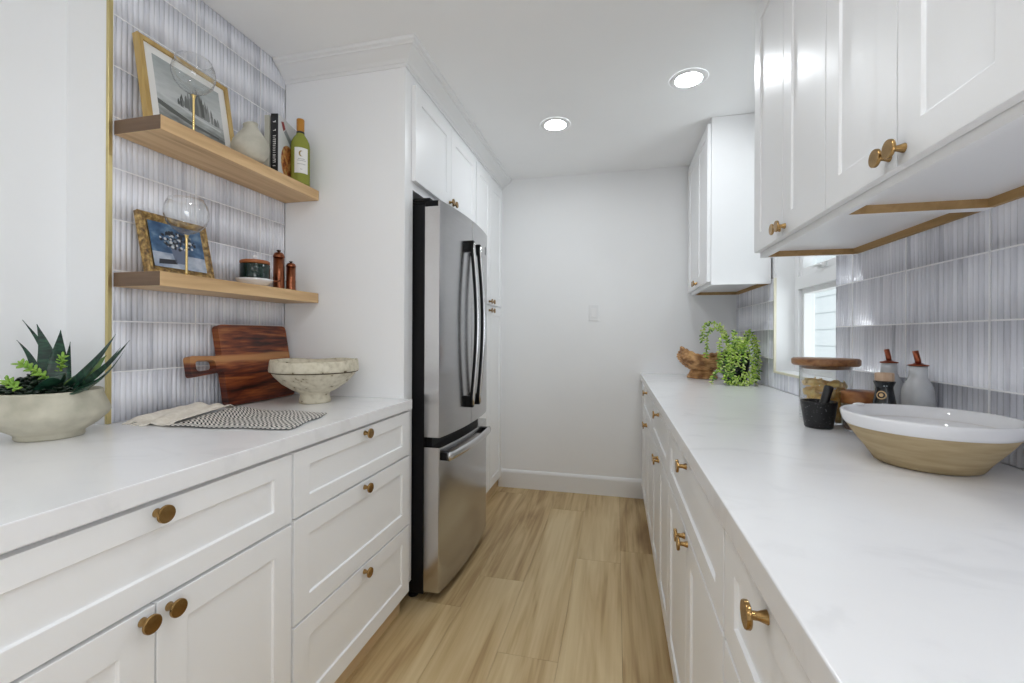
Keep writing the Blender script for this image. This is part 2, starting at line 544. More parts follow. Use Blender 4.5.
# ------------------------------------------------------------------ window
def build_window():
    w = MB(); x0, x1 = 0.908, 0.985
    J = 0.046
    w.box(x0, x1, WY0, WY0 + J, WZ0, WZ1); w.box(x0, x1, WY1 - J, WY1, WZ0, WZ1)
    w.box(x0, x1, WY0 + J, WY1 - J, WZ0, WZ0 + J); w.box(x0, x1, WY0 + J, WY1 - J, WZ1 - J, WZ1)
    o = struct(w.build('window_1', M['trim'], bevel=0.002))
    def sub(name, m, mat, **k):
        return m.build(name, mat, o, **k)
    a, b = WY0 + J, WY1 - J
    sub('mullion', MB().box(x0 - 0.008, x1, a, b, 1.430, 1.492), M['trim'], bevel=0.002)
    def ring(m, y0, y1, z0, z1, t, xa, xb):
        m.box(xa, xb, y0, y0+t, z0, z1); m.box(xa, xb, y1-t, y1, z0, z1)
        m.box(xa, xb, y0+t, y1-t, z0, z0+t); m.box(xa, xb, y0+t, y1-t, z1-t, z1)
    m = MB(); ring(m, a, b, WZ0 + J, 1.430, 0.024, x0 + 0.018, x1 - 0.01)
    sub('lower_sash', m, M['trim'], bevel=0.002)
    m = MB(); ring(m, a, b, 1.492, WZ1 - J, 0.040, x0 + 0.006, x1 - 0.01)
    sub('upper_sash', m, M['trim'], bevel=0.002)
    sub('pane', MB().box(0.957, 0.961, a + 0.014, b - 0.014, WZ0 + J + 0.014, 1.432), M['pane'])
    sub('pane', MB().box(0.957, 0.961, a + 0.04, b - 0.04, 1.535, WZ1 - J - 0.04), M['pane'])
    m = MB().box(x0 - 0.016, x0 - 0.006, 2.20, 2.28, 1.500, 1.522)
    m.tube([(x0 - 0.02, 2.225, 1.512), (x0 - 0.024, 2.25, 1.513), (x0 - 0.02, 2.31, 1.515)], 0.006)
    sub('latch', m, M['trim'], bevel=0.002)
build_window()

# neighbouring house wall of lapped siding outside the window
mb = MB()
sx = 2.0
z = -0.2; LAP = 0.163
while z < 3.1:
    mb.prism([(0.0, 0.0), (0.010, 0.0), (0.003, LAP), (0.0, LAP)], lambda p, q, d, z=z: (sx - p, 0.2 + d, z + q), 6.5)
    z += LAP
mb.box(sx, sx + 0.1, 0.2, 6.7, -0.2, 3.1)
tag(mb.build('siding_wall', pr('siding_paint', (0.82, 0.86, 0.87), 0.6)), 'pale lapped siding of the house outside the window', 'house wall')
tag(MB().box(1.03, 4.0, -1, 8, -0.5, -0.2).build('ground', noise_mat('gravel', [(0.3, (0.35, 0.34, 0.32)), (0.7, (0.5, 0.49, 0.46))], nscale=40, rough=0.9)), kind='structure')

# ------------------------------------------------------------------ ceiling lights
def can_light(x, y, label):
    t = thing('ceiling_light', (x, y, ZC), label, 'ceiling light', 'recessed ceiling lights')
    MB().lathe([(0.060, -0.0045), (0.066, -0.0075), (0.080, -0.006), (0.0865, -0.0005)], (x, y, ZC), 40).build('trim_ring', M['trim'], t, recalc=False)
    MB().lathe([(0.0, -0.0038), (0.062, -0.0038)], (x, y, ZC), 40).build('lens', M['lens'], t)
can_light(0.328, 2.222, 'round recessed ceiling light nearer the right wall cabinets')
can_light(-0.349, 2.529, 'round recessed ceiling light farther off, towards the refrigerator')
for i, (x, y) in enumerate([(-0.35, 0.75), (0.33, 0.35), (-0.35, -1.0), (0.33, -1.6)]):  # extra lights out of view, added to even out the room's brightness
    can_light(x, y, ['added unseen ceiling light above the left counter, overhead', 'added unseen ceiling light above the right counter, overhead',
                     'added unseen ceiling light behind, on the left', 'added unseen ceiling light behind, on the right'][i])

# ------------------------------------------------------------------ cabinets
def shaker(mb, y0, y1, z0, z1, xf, n, t=0.02, st=0.062, rl=0.062, rec=0.0065):
    xb = xf - n*t; xr = xf - n*rec; e = 0.0018
    O = [(y0, z0), (y1, z0), (y1, z1), (y0, z1)]
    I = [(y0+st, z0+rl), (y1-st, z0+rl), (y1-st, z1-rl), (y0+st, z1-rl)]
    R = [(y0+st+e, z0+rl+e), (y1-st-e, z0+rl+e), (y1-st-e, z1-rl-e), (y0+st+e, z1-rl-e)]
    vs = [(xf, *p) for p in O] + [(xf, *p) for p in I] + [(xr, *p) for p in R] + [(xb, *p) for p in O]
    fs = []
    for i in range(4):
        j = (i+1) % 4
        fs += [(i, j, 4+j, 4+i), (4+i, 4+j, 8+j, 8+i), (i, 12+i, 12+j, j)]
    fs += [(8, 9, 10, 11), (15, 14, 13, 12)]
    mb.add(vs, fs)

KNOB = [None]
def knob(parent, x, y, z, n):
    """round flat-faced knob on a tapering post; n = direction it points (+x / -x)"""
    if KNOB[0] is None:
        m = MB()
        m.lathe([(0.0, 0.0), (0.0085, 0.0), (0.0085, 0.001), (0.0055, 0.010), (0.0052, 0.018), (0.0062, 0.0195),
                 (0.0155, 0.0200), (0.0168, 0.0212), (0.0168, 0.0252), (0.0160, 0.0265), (0.0, 0.0268)], n=28)
        me = m.build('knob', M['brass']).data
        for p in me.polygons: p.use_smooth = True
        tmp = [o for o in COL.objects if o.data == me][0]
        bpy.data.objects.remove(tmp)
        KNOB[0] = me
    o = bpy.data.objects.new('knob', KNOB[0])
    link(o); o.parent = parent
    o.location = Vector((x, y, z)) - ORIG[parent.name]
    o.rotation_euler = (0, PI/2*n, 0)
    md = o.modifiers.new('edge', 'EDGE_SPLIT'); md.split_angle = math.radians(35)
    return o

def front(root, name, y0, y1, z0, z1, xf, n, knobs=(), st=0.062, rl=0.062):
    m = MB(); shaker(m, y0, y1, z0, z1, xf, n, st=st, rl=rl)
    o = m.build(name, M['cab'], root, bevel=0.0013)
    for (ky, kz) in knobs: knob(o, xf, ky, kz, n)
    return o

ZD = [0.100, 0.672, 0.680, 0.863]
def base_cab(label, y0, y1, xback, xf, n, layout, group=None):
    t = thing('base_cabinet', ((xback + xf)/2, (y0+y1)/2, 0), label, 'cabinet', group)
    xc = xf - n*0.0215
    a, b = sorted((xback, xc))
    MB().box(a, b, y0, y1, 0.098, 0.8725).build('carcass', M['cab'], t)
    k = xf - n*(0.046 if n > 0 else 0.085)
    a2, b2 = sorted((k, k - n*0.012))
    MB().box(a2, b2, y0, y1, 0.0, 0.0975).build('toe_kick', M['kick'] if n > 0 else M['cab'], t)
    g = 0.005; a, b = y0 + g, y1 - g; c = (a+b)/2
    if layout == 'drawers':
        for z0, z1 in ((0.683, 0.863), (0.389, 0.676), (0.100, 0.382)):
            kz = z1 - 0.018 if z1 > .8 else z1 - 0.020
            front(t, 'drawer_front', a, b, z0, z1, xf, n, [(c, kz)], st=0.062, rl=0.047 if z1 > .8 else 0.058)
    elif layout == 'door2':
        front(t, 'drawer_front', a, b, ZD[2], ZD[3], xf, n, [(c, ZD[3]-0.018)], rl=0.05)
        front(t, 'door', a, c - 0.002, ZD[0], ZD[1], xf, n, [(c - 0.025, ZD[1]-0.020)])
        front(t, 'door', c + 0.002, b, ZD[0], ZD[1], xf, n, [(c + 0.025, ZD[1]-0.020)])
    elif layout == 'door1':
        front(t, 'drawer_front', a, b, ZD[2], ZD[3], xf, n, [(c, ZD[3]-0.018)], rl=0.05)
        front(t, 'door', a, b, ZD[0], ZD[1], xf, n, [(a + 0.03, ZD[1]-0.03)])
    return t

XFL = -0.852
base_cab('white base cabinet with one wide drawer over two doors, below the planter', 0.294, 1.022, XT - 0.005, XFL, 1, 'door2')
base_cab('white three-drawer base cabinet beside the refrigerator', 1.022, 1.717, XT - 0.005, XFL, 1, 'drawers')
base_cab('white base cabinet at the near end of the left counter', -0.30, 0.294, XT - 0.005, XFL, 1, 'door2')
XFR = 0.180
base_cab('white right base cabinet nearest, one drawer over one door', 0.37, 0.813, XR + 0.005, XFR, -1, 'door1')
base_cab('white right base cabinet second from the front, wide drawer over two doors', 0.813, 1.64, XR + 0.005, XFR, -1, 'door2')
base_cab('white right base cabinet third from the front, drawer over two doors', 1.64, 2.36, XR + 0.005, XFR, -1, 'door2')
base_cab('white right base cabinet farthest off, against the back wall', 2.36, 3.14, XR + 0.005, XFR, -1, 'door2')
base_cab('white right base cabinet under the near end of the right counter', -0.30, 0.37, XR + 0.005, XFR, -1, 'door2')
# filler strip to the back wall
tag(MB().box(XFR + 0.004, XR, 3.142, YB - 0.018, 0.098, 0.8725).build('filler_panel', M['cab'], bevel=0.001),
    'narrow white filler panel between far right base cabinet and back wall', 'panel')

# countertops
mb = MB().prism([(XN + 0.001, -0.35), (-0.844, -0.35), (-0.844, YP - 0.0008), (XT + 0.001, YP - 0.0008), (XT + 0.001, YT - 0.006), (XN + 0.001, YT - 0.006)],
                lambda a, b, d: (a, b, 0.8735 + d), 0.0415)
tag(mb.build('countertop', M['quartz'], bevel=0.0025, seg=3), 'white quartz countertop under planter, towel and cutting board', 'countertop')
mb = MB().box(0.171, XR - 0.0005, -0.35, YB - 0.001, 0.8735, 0.915)
tag(mb.build('countertop', M['quartz'], bevel=0.0025, seg=3), 'long white quartz countertop along the right, under the window', 'countertop')

# upper cabinets, right
XU = 0.490
def upper_cab(label, y0, y1, split, near_side=True, knob_sep=0.021):
    t = thing('wall_cabinet', ((XU + XR)/2, (y0+y1)/2, 1.475), label, 'cabinet', None)
    xc = XU + 0.0215; xb = XR - 0.002
    zb, zt = 1.475, ZC - 0.002
    c = MB()
    c.box(xc, xb, y0, y0 + 0.016, zb, zt); c.box(xc, xb, y1 - 0.016, y1, zb, zt)
    c.box(xc, xc + 0.02, y0 + 0.016, y1 - 0.016, zb, zb + 0.045)
    c.box(xc, xc + 0.02, y0 + 0.016, y1 - 0.016, 2.32, zt)
    c.box(xc + 0.02, xb, y0 + 0.016, y1 - 0.016, zt - 0.03, zt)
    c.build('carcass', M['cab'], t, bevel=0.0008)
    MB().box(xc + 0.02, xb - 0.012, y0 + 0.016, y1 - 0.016, zb + 0.020, zb + 0.034).build('bottom_panel', M['cab'], t)
    r = MB()
    r.box(xb - 0.012, xb, y0 + 0.016, y1 - 0.016, zb + 0.0005, zb + 0.055)
    r.box(xc + 0.02, xb - 0.012, y1 - 0.0175, y1 - 0.016, zb + 0.0005, zb + 0.020)
    r.box(xc + 0.02, xb - 0.012, y0 + 0.016, y0 + 0.0175, zb + 0.0005, zb + 0.020)
    r.build('raw_wood_rail', M['rawwood'], t)
    z0, z1 = 1.493, 2.375
    front(t, 'door', y0 + 0.002, split - 0.0015, z0, z1, XU, -1, [(split - knob_sep, z0 + 0.026)])
    front(t, 'door', split + 0.0015, y1 - 0.002, z0, z1, XU, -1, [(split + knob_sep, z0 + 0.026)])
    return t
upper_cab('white two-door wall cabinet right of the window, nearer the window', 1.209, 1.776, 1.490)
upper_cab('white two-door wall cabinet at top right, large brass knobs near', 0.655, 1.209, 0.930)
upper_cab('white two-door wall cabinet overhead, nearest of the right row', 0.10, 0.655, 0.377)
upper_cab('white two-door wall cabinet in the far corner above the trailing plant', 2.636, 3.31, 2.966)

# tall left cabinets: end panel, over-refrigerator cabinet, pantry, crown
XC = -0.883
mb = MB().box(XT + 0.0005, XC - 0.022, YP, YP + 0.02, 0.100, 2.36)
mb.box(XT + 0.0005, -0.955, YP, YP + 0.02, 0.0, 0.100)
mb.box(XC - 0.022, XC, YP - 0.0025, YP + 0.074, 0.100, 2.36)
tag(mb.build('end_panel', M['cab'], bevel=0.001), 'tall white end panel between the oak shelves and the refrigerator', 'panel')
t = thing('bridge_cabinet', (-1.18, 2.19, 1.83), 'white two-door cabinet above the refrigerator', 'cabinet')
mb = MB().box(XT + 0.001, XC - 0.001, YP + 0.075, 2.632, 1.832, 2.36)
mb.build('carcass', M['cab'], t)
front(t, 'door', 1.778, 2.203, 1.866, 2.288, XC + 0.021, 1, [(2.180, 1.889)])
front(t, 'door', 2.207, 2.622, 1.866, 2.288, XC + 0.021, 1, [(2.230, 1.889)])
t = thing('pantry_cabinet', (-1.18, 2.98, 0), 'tall white four-door pantry cabinet between refrigerator and back wall', 'cabinet')
mb = MB().box(XT + 0.001, XC - 0.001, 2.634, YB - 0.001, 0.100, 2.36)
mb.build('carcass', M['cab'], t)
MB().box(-0.917, -0.905, 2.634, YB - 0.001, 0.0, 0.0995).build('toe_kick', M['kick'], t)
for a, b, kn in ((2.646, 2.958, 2.930), (2.964, 3.276, 2.992)):
    front(t, 'door', a, b, 1.403, 2.288, XC + 0.021, 1, [(kn, 1.424)])
    front(t, 'door', a, b, 0.105, 1.393, XC + 0.021, 1, [(kn, 1.362)])
# crown moulding mitred around the corner
cp = [(0.0, 0.0), (0.006, 0.0), (0.008, 0.012), (0.014, 0.014), (0.022, 0.024), (0.038, 0.036), (0.052, 0.046), (0.060, 0.052),
      (0.066, 0.053), (0.068, 0.060), (0.078, 0.064), (0.082, 0.073), (0.082, 0.076)]
vs = []; fs = []
z0c = ZC - 0.0765
for (d, h) in cp:
    vs += [(XT + 0.001, YP - d, z0c + h), (XC + d, YP - d, z0c + h), (XC + d, YB - 0.001, z0c + h)]
for i in range(len(cp)-1):
    for k in range(2):
        a = i*3+k; fs.append((a, a+1, a+4, a+3))
mb = MB(); mb.add(vs, fs)
o = mb.build('crown_moulding', M['trim'], recalc=False)
o.name = 'trim_1'; struct(o)

# ------------------------------------------------------------------ refrigerator
FY0, FY1 = 1.802, 2.520
FC = (FY0 + FY1)/2
def fx(y): return -0.757 + 0.029*(1 - ((y - FC)/0.375)**2)
fr = thing('refrigerator', (-1.1, FC, 0), 'stainless steel french-door refrigerator with curved front and bottom freezer drawer', 'refrigerator')
mb = MB().box(-1.44, -0.832, FY0 + 0.004, FY1 - 0.004, 0.035, 1.770)
mb.box(-0.832, -0.800, FY0 + 0.02, FY1 - 0.02, 0.675, 0.740)
mb.box(-0.832, -0.795, FY0 + 0.03, FY1 - 0.03, 0.035, 0.06)
mb.box(-0.99, -0.832, FY0 + 0.004, FY1 - 0.004, 1.770, 1.7815)
mb.build('body', M['black'], fr, bevel=0.004)
for yy in (FY0 + 0.002, FY1 - 0.062):
    MB().box(-0.99, -0.805, yy, yy + 0.06, 1.7815, 1.796).build('hinge_cover', M['black'], fr, bevel=0.004)
for yy in (FY0 + 0.05, FY1 - 0.05):
    MB().lathe([(0.0, 0.0), (0.022, 0.0), (0.022, 0.012), (0.012, 0.014), (0.012, 0.0345), (0, 0.0345)], (-0.90, yy, 0.0), 20).build('foot', M['black'], fr)
def fdoor(name, y0, y1, z0, z1, cap):
    N = 14; pts = []
    for i in range(N+1):
        y = y0 + (y1 - y0)*i/N
        pts.append((y, fx(y)))
    # rounded vertical edges
    out = [(y0, -0.827)] + [(y0, pts[0][1] - 0.004), (y0 + 0.004, pts[0][1])] + pts[1:-1] + [(y1 - 0.004, pts[-1][1]), (y1, pts[-1][1] - 0.004)] + [(y1, -0.827)]
    m = MB(); n = len(out)
    vs = [(x, y, z0) for y, x in out] + [(x, y, z1) for y, x in out]
    for i in range(n):
        j = (i+1) % n
        m.add([vs[i], vs[j], vs[n+j], vs[n+i]], [(0, 1, 2, 3)], 1 if i in (0, n-2) else 0, True)
    m.add(vs, [tuple(reversed(range(n))), tuple(range(n, 2*n))], 0)
    o = m.build(name, [M['steel'], M['steel_side']], fr)
    bm = bmesh.new(); bm.from_mesh(o.data); bmesh.ops.remove_doubles(bm, verts=bm.verts, dist=1e-5)
    bmesh.ops.recalc_face_normals(bm, faces=bm.faces); bm.to_mesh(o.data); bm.free()
    md = o.modifiers.new('e', 'EDGE_SPLIT'); md.split_angle = math.radians(35)
    return o
dl = fdoor('door', FY0, FC - 0.0025, 0.735, 1.780, True)
dr = fdoor('door', FC + 0.0025, FY1, 0.735, 1.780, True)
dz = fdoor('freezer_drawer', FY0, FY1, 0.052, 0.690, False)
dz['label'] = 'stainless freezer drawer with horizontal bar handle'
def fhandle(parent, yc):
    m = MB(); pts = []
    for i in range(25):
        q = i/24
        z = 1.648 - (1.648 - 0.838)*q
        pts.append((fx(yc) + 0.030 + 0.026*math.sin(PI*q), yc, z))
    m.tube(pts, 0.0100, 12, 0, up=(0, 1, 0), flat=0.8)
    m.tube([(p[0] - 0.008, p[1] - 0.0035, p[2]) for p in pts], 0.0090, 10, 1, up=(0, 1, 0))
    for z in (1.632, 0.856):
        m.box(fx(yc) - 0.002, fx(yc) + 0.034, yc - 0.010, yc + 0.010, z - 0.028, z + 0.028, 1)
    m.build('handle', [M['chrome'], M['black']], parent)
fhandle(dl, FC - 0.072)
fhandle(dr, FC + 0.030)
for d_, a_, b_ in ((dl, FY0, FC - 0.003), (dr, FC + 0.003, FY1)):
    m = MB(); N = 8
    outl_ = [(-0.8265, a_ - 0.0006), (-0.8265, b_ + 0.0006)] + [(fx(b_ + (a_ - b_)*k/N) - 0.010, b_ + (a_ - b_)*k/N + (0.0006 if k == 0 else -0.0006 if k == N else 0)) for k in range(N+1)]
    m.prism(outl_, lambda p, q, d: (p, q, 1.756 + d), 0.0250)
    m.build('top_cap', M['black'], d_)
m = MB(); pts = []
for i in range(25):
    y = FY0 + 0.022 + (FY1 - FY0 - 0.122)*i/24
    pts.append((fx(y) + 0.032, y, 0.648))
m.tube(pts, 0.0125, 14, 0, flat=1.6)
for y in (FY0 + 0.040, FY1 - 0.118):
    m.box(fx(y) - 0.002, fx(y) + 0.032, y - 0.016, y + 0.016, 0.630, 0.664, 1)
m.build('handle', [M['chrome'], M['black']], dz)
MB().box(fx(2.447) - 0.001, fx(2.447) + 0.0015, 2.440, 2.455, 1.655, 1.70).build('badge', pr('badge_grey', (0.12, 0.12, 0.13), 0.4, 0.6), dr)

# ------------------------------------------------------------------ light switch
t = thing('light_switch', (-0.166, YB, 1.36), 'white rocker light switch on the back wall', 'switch')
MB().box(-0.203, -0.129, YB - 0.006, YB, 1.300, 1.420).build('cover_plate', M['trim'], t, bevel=0.002)
MB().box(-0.184, -0.148, YB - 0.011, YB - 0.0055, 1.326, 1.394).build('rocker', pr('switch_white', (0.86, 0.86, 0.86), 0.3), t, bevel=0.002)

# ------------------------------------------------------------------ oak shelves
XS = -1.303
for zt, lab in ((1.832, 'upper oak floating shelf holding the landscape picture and wine bottle'),
                (1.372, 'lower oak floating shelf holding the flower painting and copper mills')):
    t = thing('floating_shelf', (XT, 1.37, zt - 0.043), lab, 'shelf')
    m = MB().box(XT + 0.0008, XS, 1.0125, YP - 0.003, zt - 0.043, zt)
    o = m.build('board', [M['oak'], M['oak_end']], t, bevel=0.0015)
    for p in o.data.polygons:
        if abs(p.normal.y) > 0.9: p.material_index = 1

# ------------------------------------------------------------------ picture frames
def lean(yc, zb, xb, dx, H):
    """frame space (a along Y, b up the face, d out of the face) -> world; leans back by dx over H"""
    al = math.asin(dx/H); ca, sa = math.cos(al), math.sin(al)
    return lambda a, b, d: (xb - b*sa + d*ca, yc + a, zb + b*ca + d*sa)
def picture(label, yc, zb, xb, dx, W, H, fw, ft, matw, mats, art, cat='picture', prof=None):
    t = thing('framed_picture', (xb, yc, zb), label, cat)
    F = lean(yc, zb, xb, dx, H)
    m = MB()
    o = [(-W/2, 0), (W/2, 0), (W/2, H), (-W/2, H)]
    prof = prof or [(0, 0, 0), (0, 0, ft), (1, 0, ft), (1, 0, ft - 0.006)]
    # profile: (fraction across the moulding, unused, depth)
    rings = []
    for (q, _, d) in prof:
        k = fw*q
        rings.append([F(-W/2 + k, k, d), F(W/2 - k, k, d), F(W/2 - k, H - k, d), F(-W/2 + k, H - k, d)])
    vs = [p for r in rings for p in r]; fs = []
    for i in range(len(rings)-1):
        for k in range(4):
            j = (k+1) % 4
            fs.append((i*4+k, i*4+j, i*4+4+j, i*4+4+k))
    fs.append((0, 3, 2, 1))
    m.add(vs, fs)
    m.build('frame', mats[0], t, bevel=0.0012)
    d = ft - 0.0065
    if matw:
        mm = MB(); a = W/2 - fw + 0.001; k = fw - 0.001
        mm.add([F(-a, k, d), F(a, k, d), F(a, H-k, d), F(-a, H-k, d)], [(0, 1, 2, 3)])
        mm.build('mat_board', M['white_paper'], t, recalc=False)
        d += 0.0005
    k = fw + matw; a = W/2 - k
    art(t, F, -a, a, k, H - k, d)
    return t

def art_mat_landscape():
    m, nt, b = new_mat('misty_lake_print')
    L = nt.links.new
    uv, sp = nodes(nt, 'ShaderNodeUVMap', 'ShaderNodeSeparateXYZ')
    L(uv.outputs[0], sp.inputs[0])
    r = ramp(nt, [(0.0, (0.13, 0.14, 0.135)), (0.22, (0.36, 0.38, 0.37)), (0.34, (0.50, 0.52, 0.52)), (0.46, (0.58, 0.60, 0.60)), (0.75, (0.44, 0.47, 0.47)), (1.0, (0.36, 0.39, 0.395))])
    nz = nt.nodes.new('ShaderNodeTexNoise'); nz.inputs['Scale'].default_value = 5; nz.inputs['Detail'].default_value = 8
    mp = nt.nodes.new('ShaderNodeMapping'); mp.inputs['Scale'].default_value = (1, 3, 1)
    L(uv.outputs[0], mp.inputs['Vector']); L(mp.outputs[0], nz.inputs['Vector'])
    ma = nt.nodes.new('ShaderNodeMath'); ma.operation = 'MULTIPLY_ADD'; ma.inputs[1].default_value = 0.55
    sb = nt.nodes.new('ShaderNodeMath'); sb.operation = 'SUBTRACT'; sb.inputs[1].default_value = 0.27
    L(nz.outputs['Fac'], ma.inputs[0]); L(sp.outputs['Y'], ma.inputs[2]); L(ma.outputs[0], sb.inputs[0])
    L(sb.outputs[0], r.inputs['Fac']); L(r.outputs['Color'], b.inputs['Base Color'])
    b.inputs['Roughness'].default_value = 0.5
    return m
def art_landscape(t, F, a0, a1, b0, b1, d):
    m = MB(); m.grid(lambda u, v: F(a0 + (a1-a0)*u, b0 + (b1-b0)*v, d), 1, 1)
    o = m.build('print', art_mat_landscape(), t, recalc=False)
    W, H = a1-a0, b1-b0
    tm = MB(); random.seed(3)
    # soft grove of conifers in the middle and a dark shore on the left
    for i in range(60):
        u = random.gauss(0.60, 0.13); u = min(0.95, max(0.28, u))
        h = (0.50 - 1.1*abs(u - 0.60))*random.uniform(0.45, 1.0); h = max(h, 0.10)
        w = random.uniform(0.012, 0.022); base = 0.36 - 0.10*(u - 0.5) + random.uniform(-0.02, 0.02)
        dd = d + 0.0004 + 0.00001*i
        P = lambda x, y: F(a0 + W*x, b0 + H*y, dd)
        pts = [(u-w, base), (u+w, base), (u+w*1.1, base+h*0.45), (u+w*0.55, base+h*0.8), (u+w*0.1, base+h), (u-w*0.6, base+h*0.78), (u-w*1.1, base+h*0.4)]
        tm.add([P(*p) for p in pts], [tuple(range(len(pts)))], i % 3)
    for k, (pts) in enumerate([[(0, 0.30), (0.18, 0.25), (0.5, 0.16), (0.9, 0.12), (0.9, 0.09), (0.45, 0.11), (0.15, 0.17), (0, 0.22)],
                               [(0.05, 0.42), (0.3, 0.36), (0.62, 0.30), (0.95, 0.27), (0.95, 0.245), (0.6, 0.275), (0.3, 0.33), (0.05, 0.39)]]):
        tm.add([F(a0 + W*x, b0 + H*y, d + 0.0003) for x, y in pts], [tuple(range(len(pts)))], 0 if k == 0 else 3)
    tm.build('painted_trees', [pr('tree_grey', (0.11, 0.115, 0.11), 0.6), pr('tree_mid', (0.25, 0.26, 0.255), 0.6), pr('tree_pale', (0.17, 0.18, 0.175), 0.6), pr('lake_glint', (0.60, 0.62, 0.62), 0.6)], t, recalc=False)
# front-face lower edge sits 26 mm in front of the back
picture('misty grey lake print in a slim gold frame leaning on the upper shelf', 1.215, 1.8325, -1.420, 0.050, 0.325, 0.294, 0.016, 0.022, 0.026,
        [M['frame_gold']], art_landscape)

def art_flowers(t, F, a0, a1, b0, b1, d):
    m = MB(); m.grid(lambda u, v: F(a0 + (a1-a0)*u, b0 + (b1-b0)*v, d), 1, 1)
    mt, nt, b = new_mat('blue_still_life'); L = nt.links.new
    uv, nz = nodes(nt, 'ShaderNodeUVMap', 'ShaderNodeTexNoise'); nz.inputs['Scale'].default_value = 4; nz.inputs['Detail'].default_value = 5
    sp = nt.nodes.new('ShaderNodeSeparateXYZ'); L(uv.outputs[0], sp.inputs[0]); L(uv.outputs[0], nz.inputs['Vector'])
    r1 = ramp(nt, [(0.30, (0.012, 0.040, 0.105)), (0.5, (0.045, 0.115, 0.23)), (0.72, (0.22, 0.33, 0.45))])
    L(nz.outputs['Fac'], r1.inputs['Fac'])
    r2 = ramp(nt, [(0.35, (0.22, 0.28, 0.40)), (0.65, (0.55, 0.59, 0.66))]); L(nz.outputs['Fac'], r2.inputs['Fac'])
    gt = nt.nodes.new('ShaderNodeMath'); gt.operation = 'LESS_THAN'; gt.inputs[1].default_value = 0.33
    L(sp.outputs['Y'], gt.inputs[0])
    mx = nt.nodes.new('ShaderNodeMix'); mx.data_type = 'RGBA'
    L(gt.outputs[0], mx.inputs[0]); L(r1.outputs[0], mx.inputs[6]); L(r2.outputs[0], mx.inputs[7]); L(mx.outputs[2], b.inputs['Base Color'])
    b.inputs['Roughness'].default_value = 0.4
    m.build('canvas', mt, t, recalc=False)
    W, H = a1-a0, b1-b0; random.seed(5)
    q = MB()
    P = lambda x, y, e=0: F(a0 + W*x, b0 + H*y, d + 0.0004 + e)
    q.add([P(x, y) for x, y in [(0.40, 0.12), (0.60, 0.12), (0.70, 0.50), (0.33, 0.50)]], [(0, 1, 2, 3)], 0)          # vase
    q.add([P(x, y) for x, y in [(0.08, 0.06), (0.42, 0.10), (0.42, 0.20), (0.10, 0.17)]], [(0, 1, 2, 3)], 1)          # cast shadow painted in the canvas
    for i in range(110):
        an = random.uniform(0, 2*PI); rr = random.random()**0.5
        x, y = 0.50 + 0.34*rr*math.cos(an), 0.64 + 0.20*rr*math.sin(an)
        s = random.uniform(0.015, 0.034)
        q.add([P(x + s*math.cos(k*PI/3), y + s*1.2*math.sin(k*PI/3), 0.0001 + i*0.00001) for k in range(6)], [tuple(range(6))], random.choice([1, 1, 1, 2, 3, 1]))
    q.build('painted_flowers', [pr('vase_blue', (0.13, 0.16, 0.24), 0.4), pr('leaf_black', (0.010, 0.012, 0.022), 0.4), pr('petal_white', (0.60, 0.62, 0.66), 0.4), pr('petal_grey', (0.22, 0.26, 0.30), 0.4)], t, recalc=False)
picture('small blue flower painting in an antique gilt frame on the lower shelf', 1.167, 1.3725, -1.415, 0.045, 0.232, 0.202, 0.026, 0.022, 0.0,
        [M['frame_old']], art_flowers, 'painting', prof=[(0, 0, 0), (0, 0, 0.016), (0.18, 0, 0.022), (0.4, 0, 0.020), (0.62, 0, 0.021), (0.85, 0, 0.015), (1, 0, 0.012)])

# ------------------------------------------------------------------ balloon glasses
def balloon_glass(x, y, z, label):
    t = thing('balloon_glass', (x, y, z), label, 'glass', 'gin glasses on the shelves')
    MB().lathe([(0.0, 0.1315), (0.006, 0.132), (0.018, 0.137), (0.037, 0.149), (0.053, 0.168), (0.0605, 0.190), (0.0610, 0.205), (0.057, 0.226), (0.049, 0.245),
                (0.0482, 0.245), (0.056, 0.226), (0.060, 0.205), (0.0595, 0.190), (0.052, 0.169), (0.036, 0.150), (0.018, 0.1385), (0.0, 0.1345)], (x, y, z), 48).build('bowl', M['glass'], t)
    MB().lathe([(0, 0.0035), (0.005, 0.005), (0.0036, 0.012), (0.0033, 0.06), (0.0036, 0.118), (0.0055, 0.129), (0.0075, 0.1312), (0, 0.1314)], (x, y, z), 20).build('stem', M['gold'], t)
    MB().lathe([(0, 0.0005), (0.036, 0.0005), (0.036, 0.0015), (0.012, 0.0035), (0, 0.0045)], (x, y, z), 40).build('foot', M['gold'], t)
balloon_glass(-1.341, 1.148, 1.832, 'gold-stemmed balloon glass in front of the lake print, upper shelf')
balloon_glass(-1.341, 1.126, 1.372, 'gold-stemmed balloon glass in front of the flower painting, lower shelf')

# ------------------------------------------------------------------ vase, books, wine on the upper shelf
stone = noise_mat('cream_stoneware', [(0.3, (0.42, 0.40, 0.33)), (0.7, (0.55, 0.52, 0.44))], nscale=25, rough=0.55, bump=0.1)
t = thing('bud_vase', (-1.337, 1.372, 1.832), 'squat cream stoneware vase with a tilted narrow top', 'vase')
Rz = Matrix.Rotation(0.5, 4, 'Z')
m = MB(Matrix.Translation((-1.337, 1.372, 1.832)) @ Rz)
def vz(a, r, z): return 0.12*(z/0.15)**2*r*math.cos(a)*2.2 if z > 0.05 else 0.0
m.lathe([(0, 0.0005), (0.030, 0.0005), (0.046, 0.010), (0.0605, 0.034), (0.0635, 0.054), (0.058, 0.076), (0.044, 0.098), (0.030, 0.116), (0.023, 0.130), (0.024, 0.138), (0.0205, 0.138), (0.019, 0.13), (0.0, 0.115)], n=40, zf=vz)
m.build('body', stone, t)
m = MB(Matrix.Translation((-1.337, 1.372, 1.832)) @ Rz)
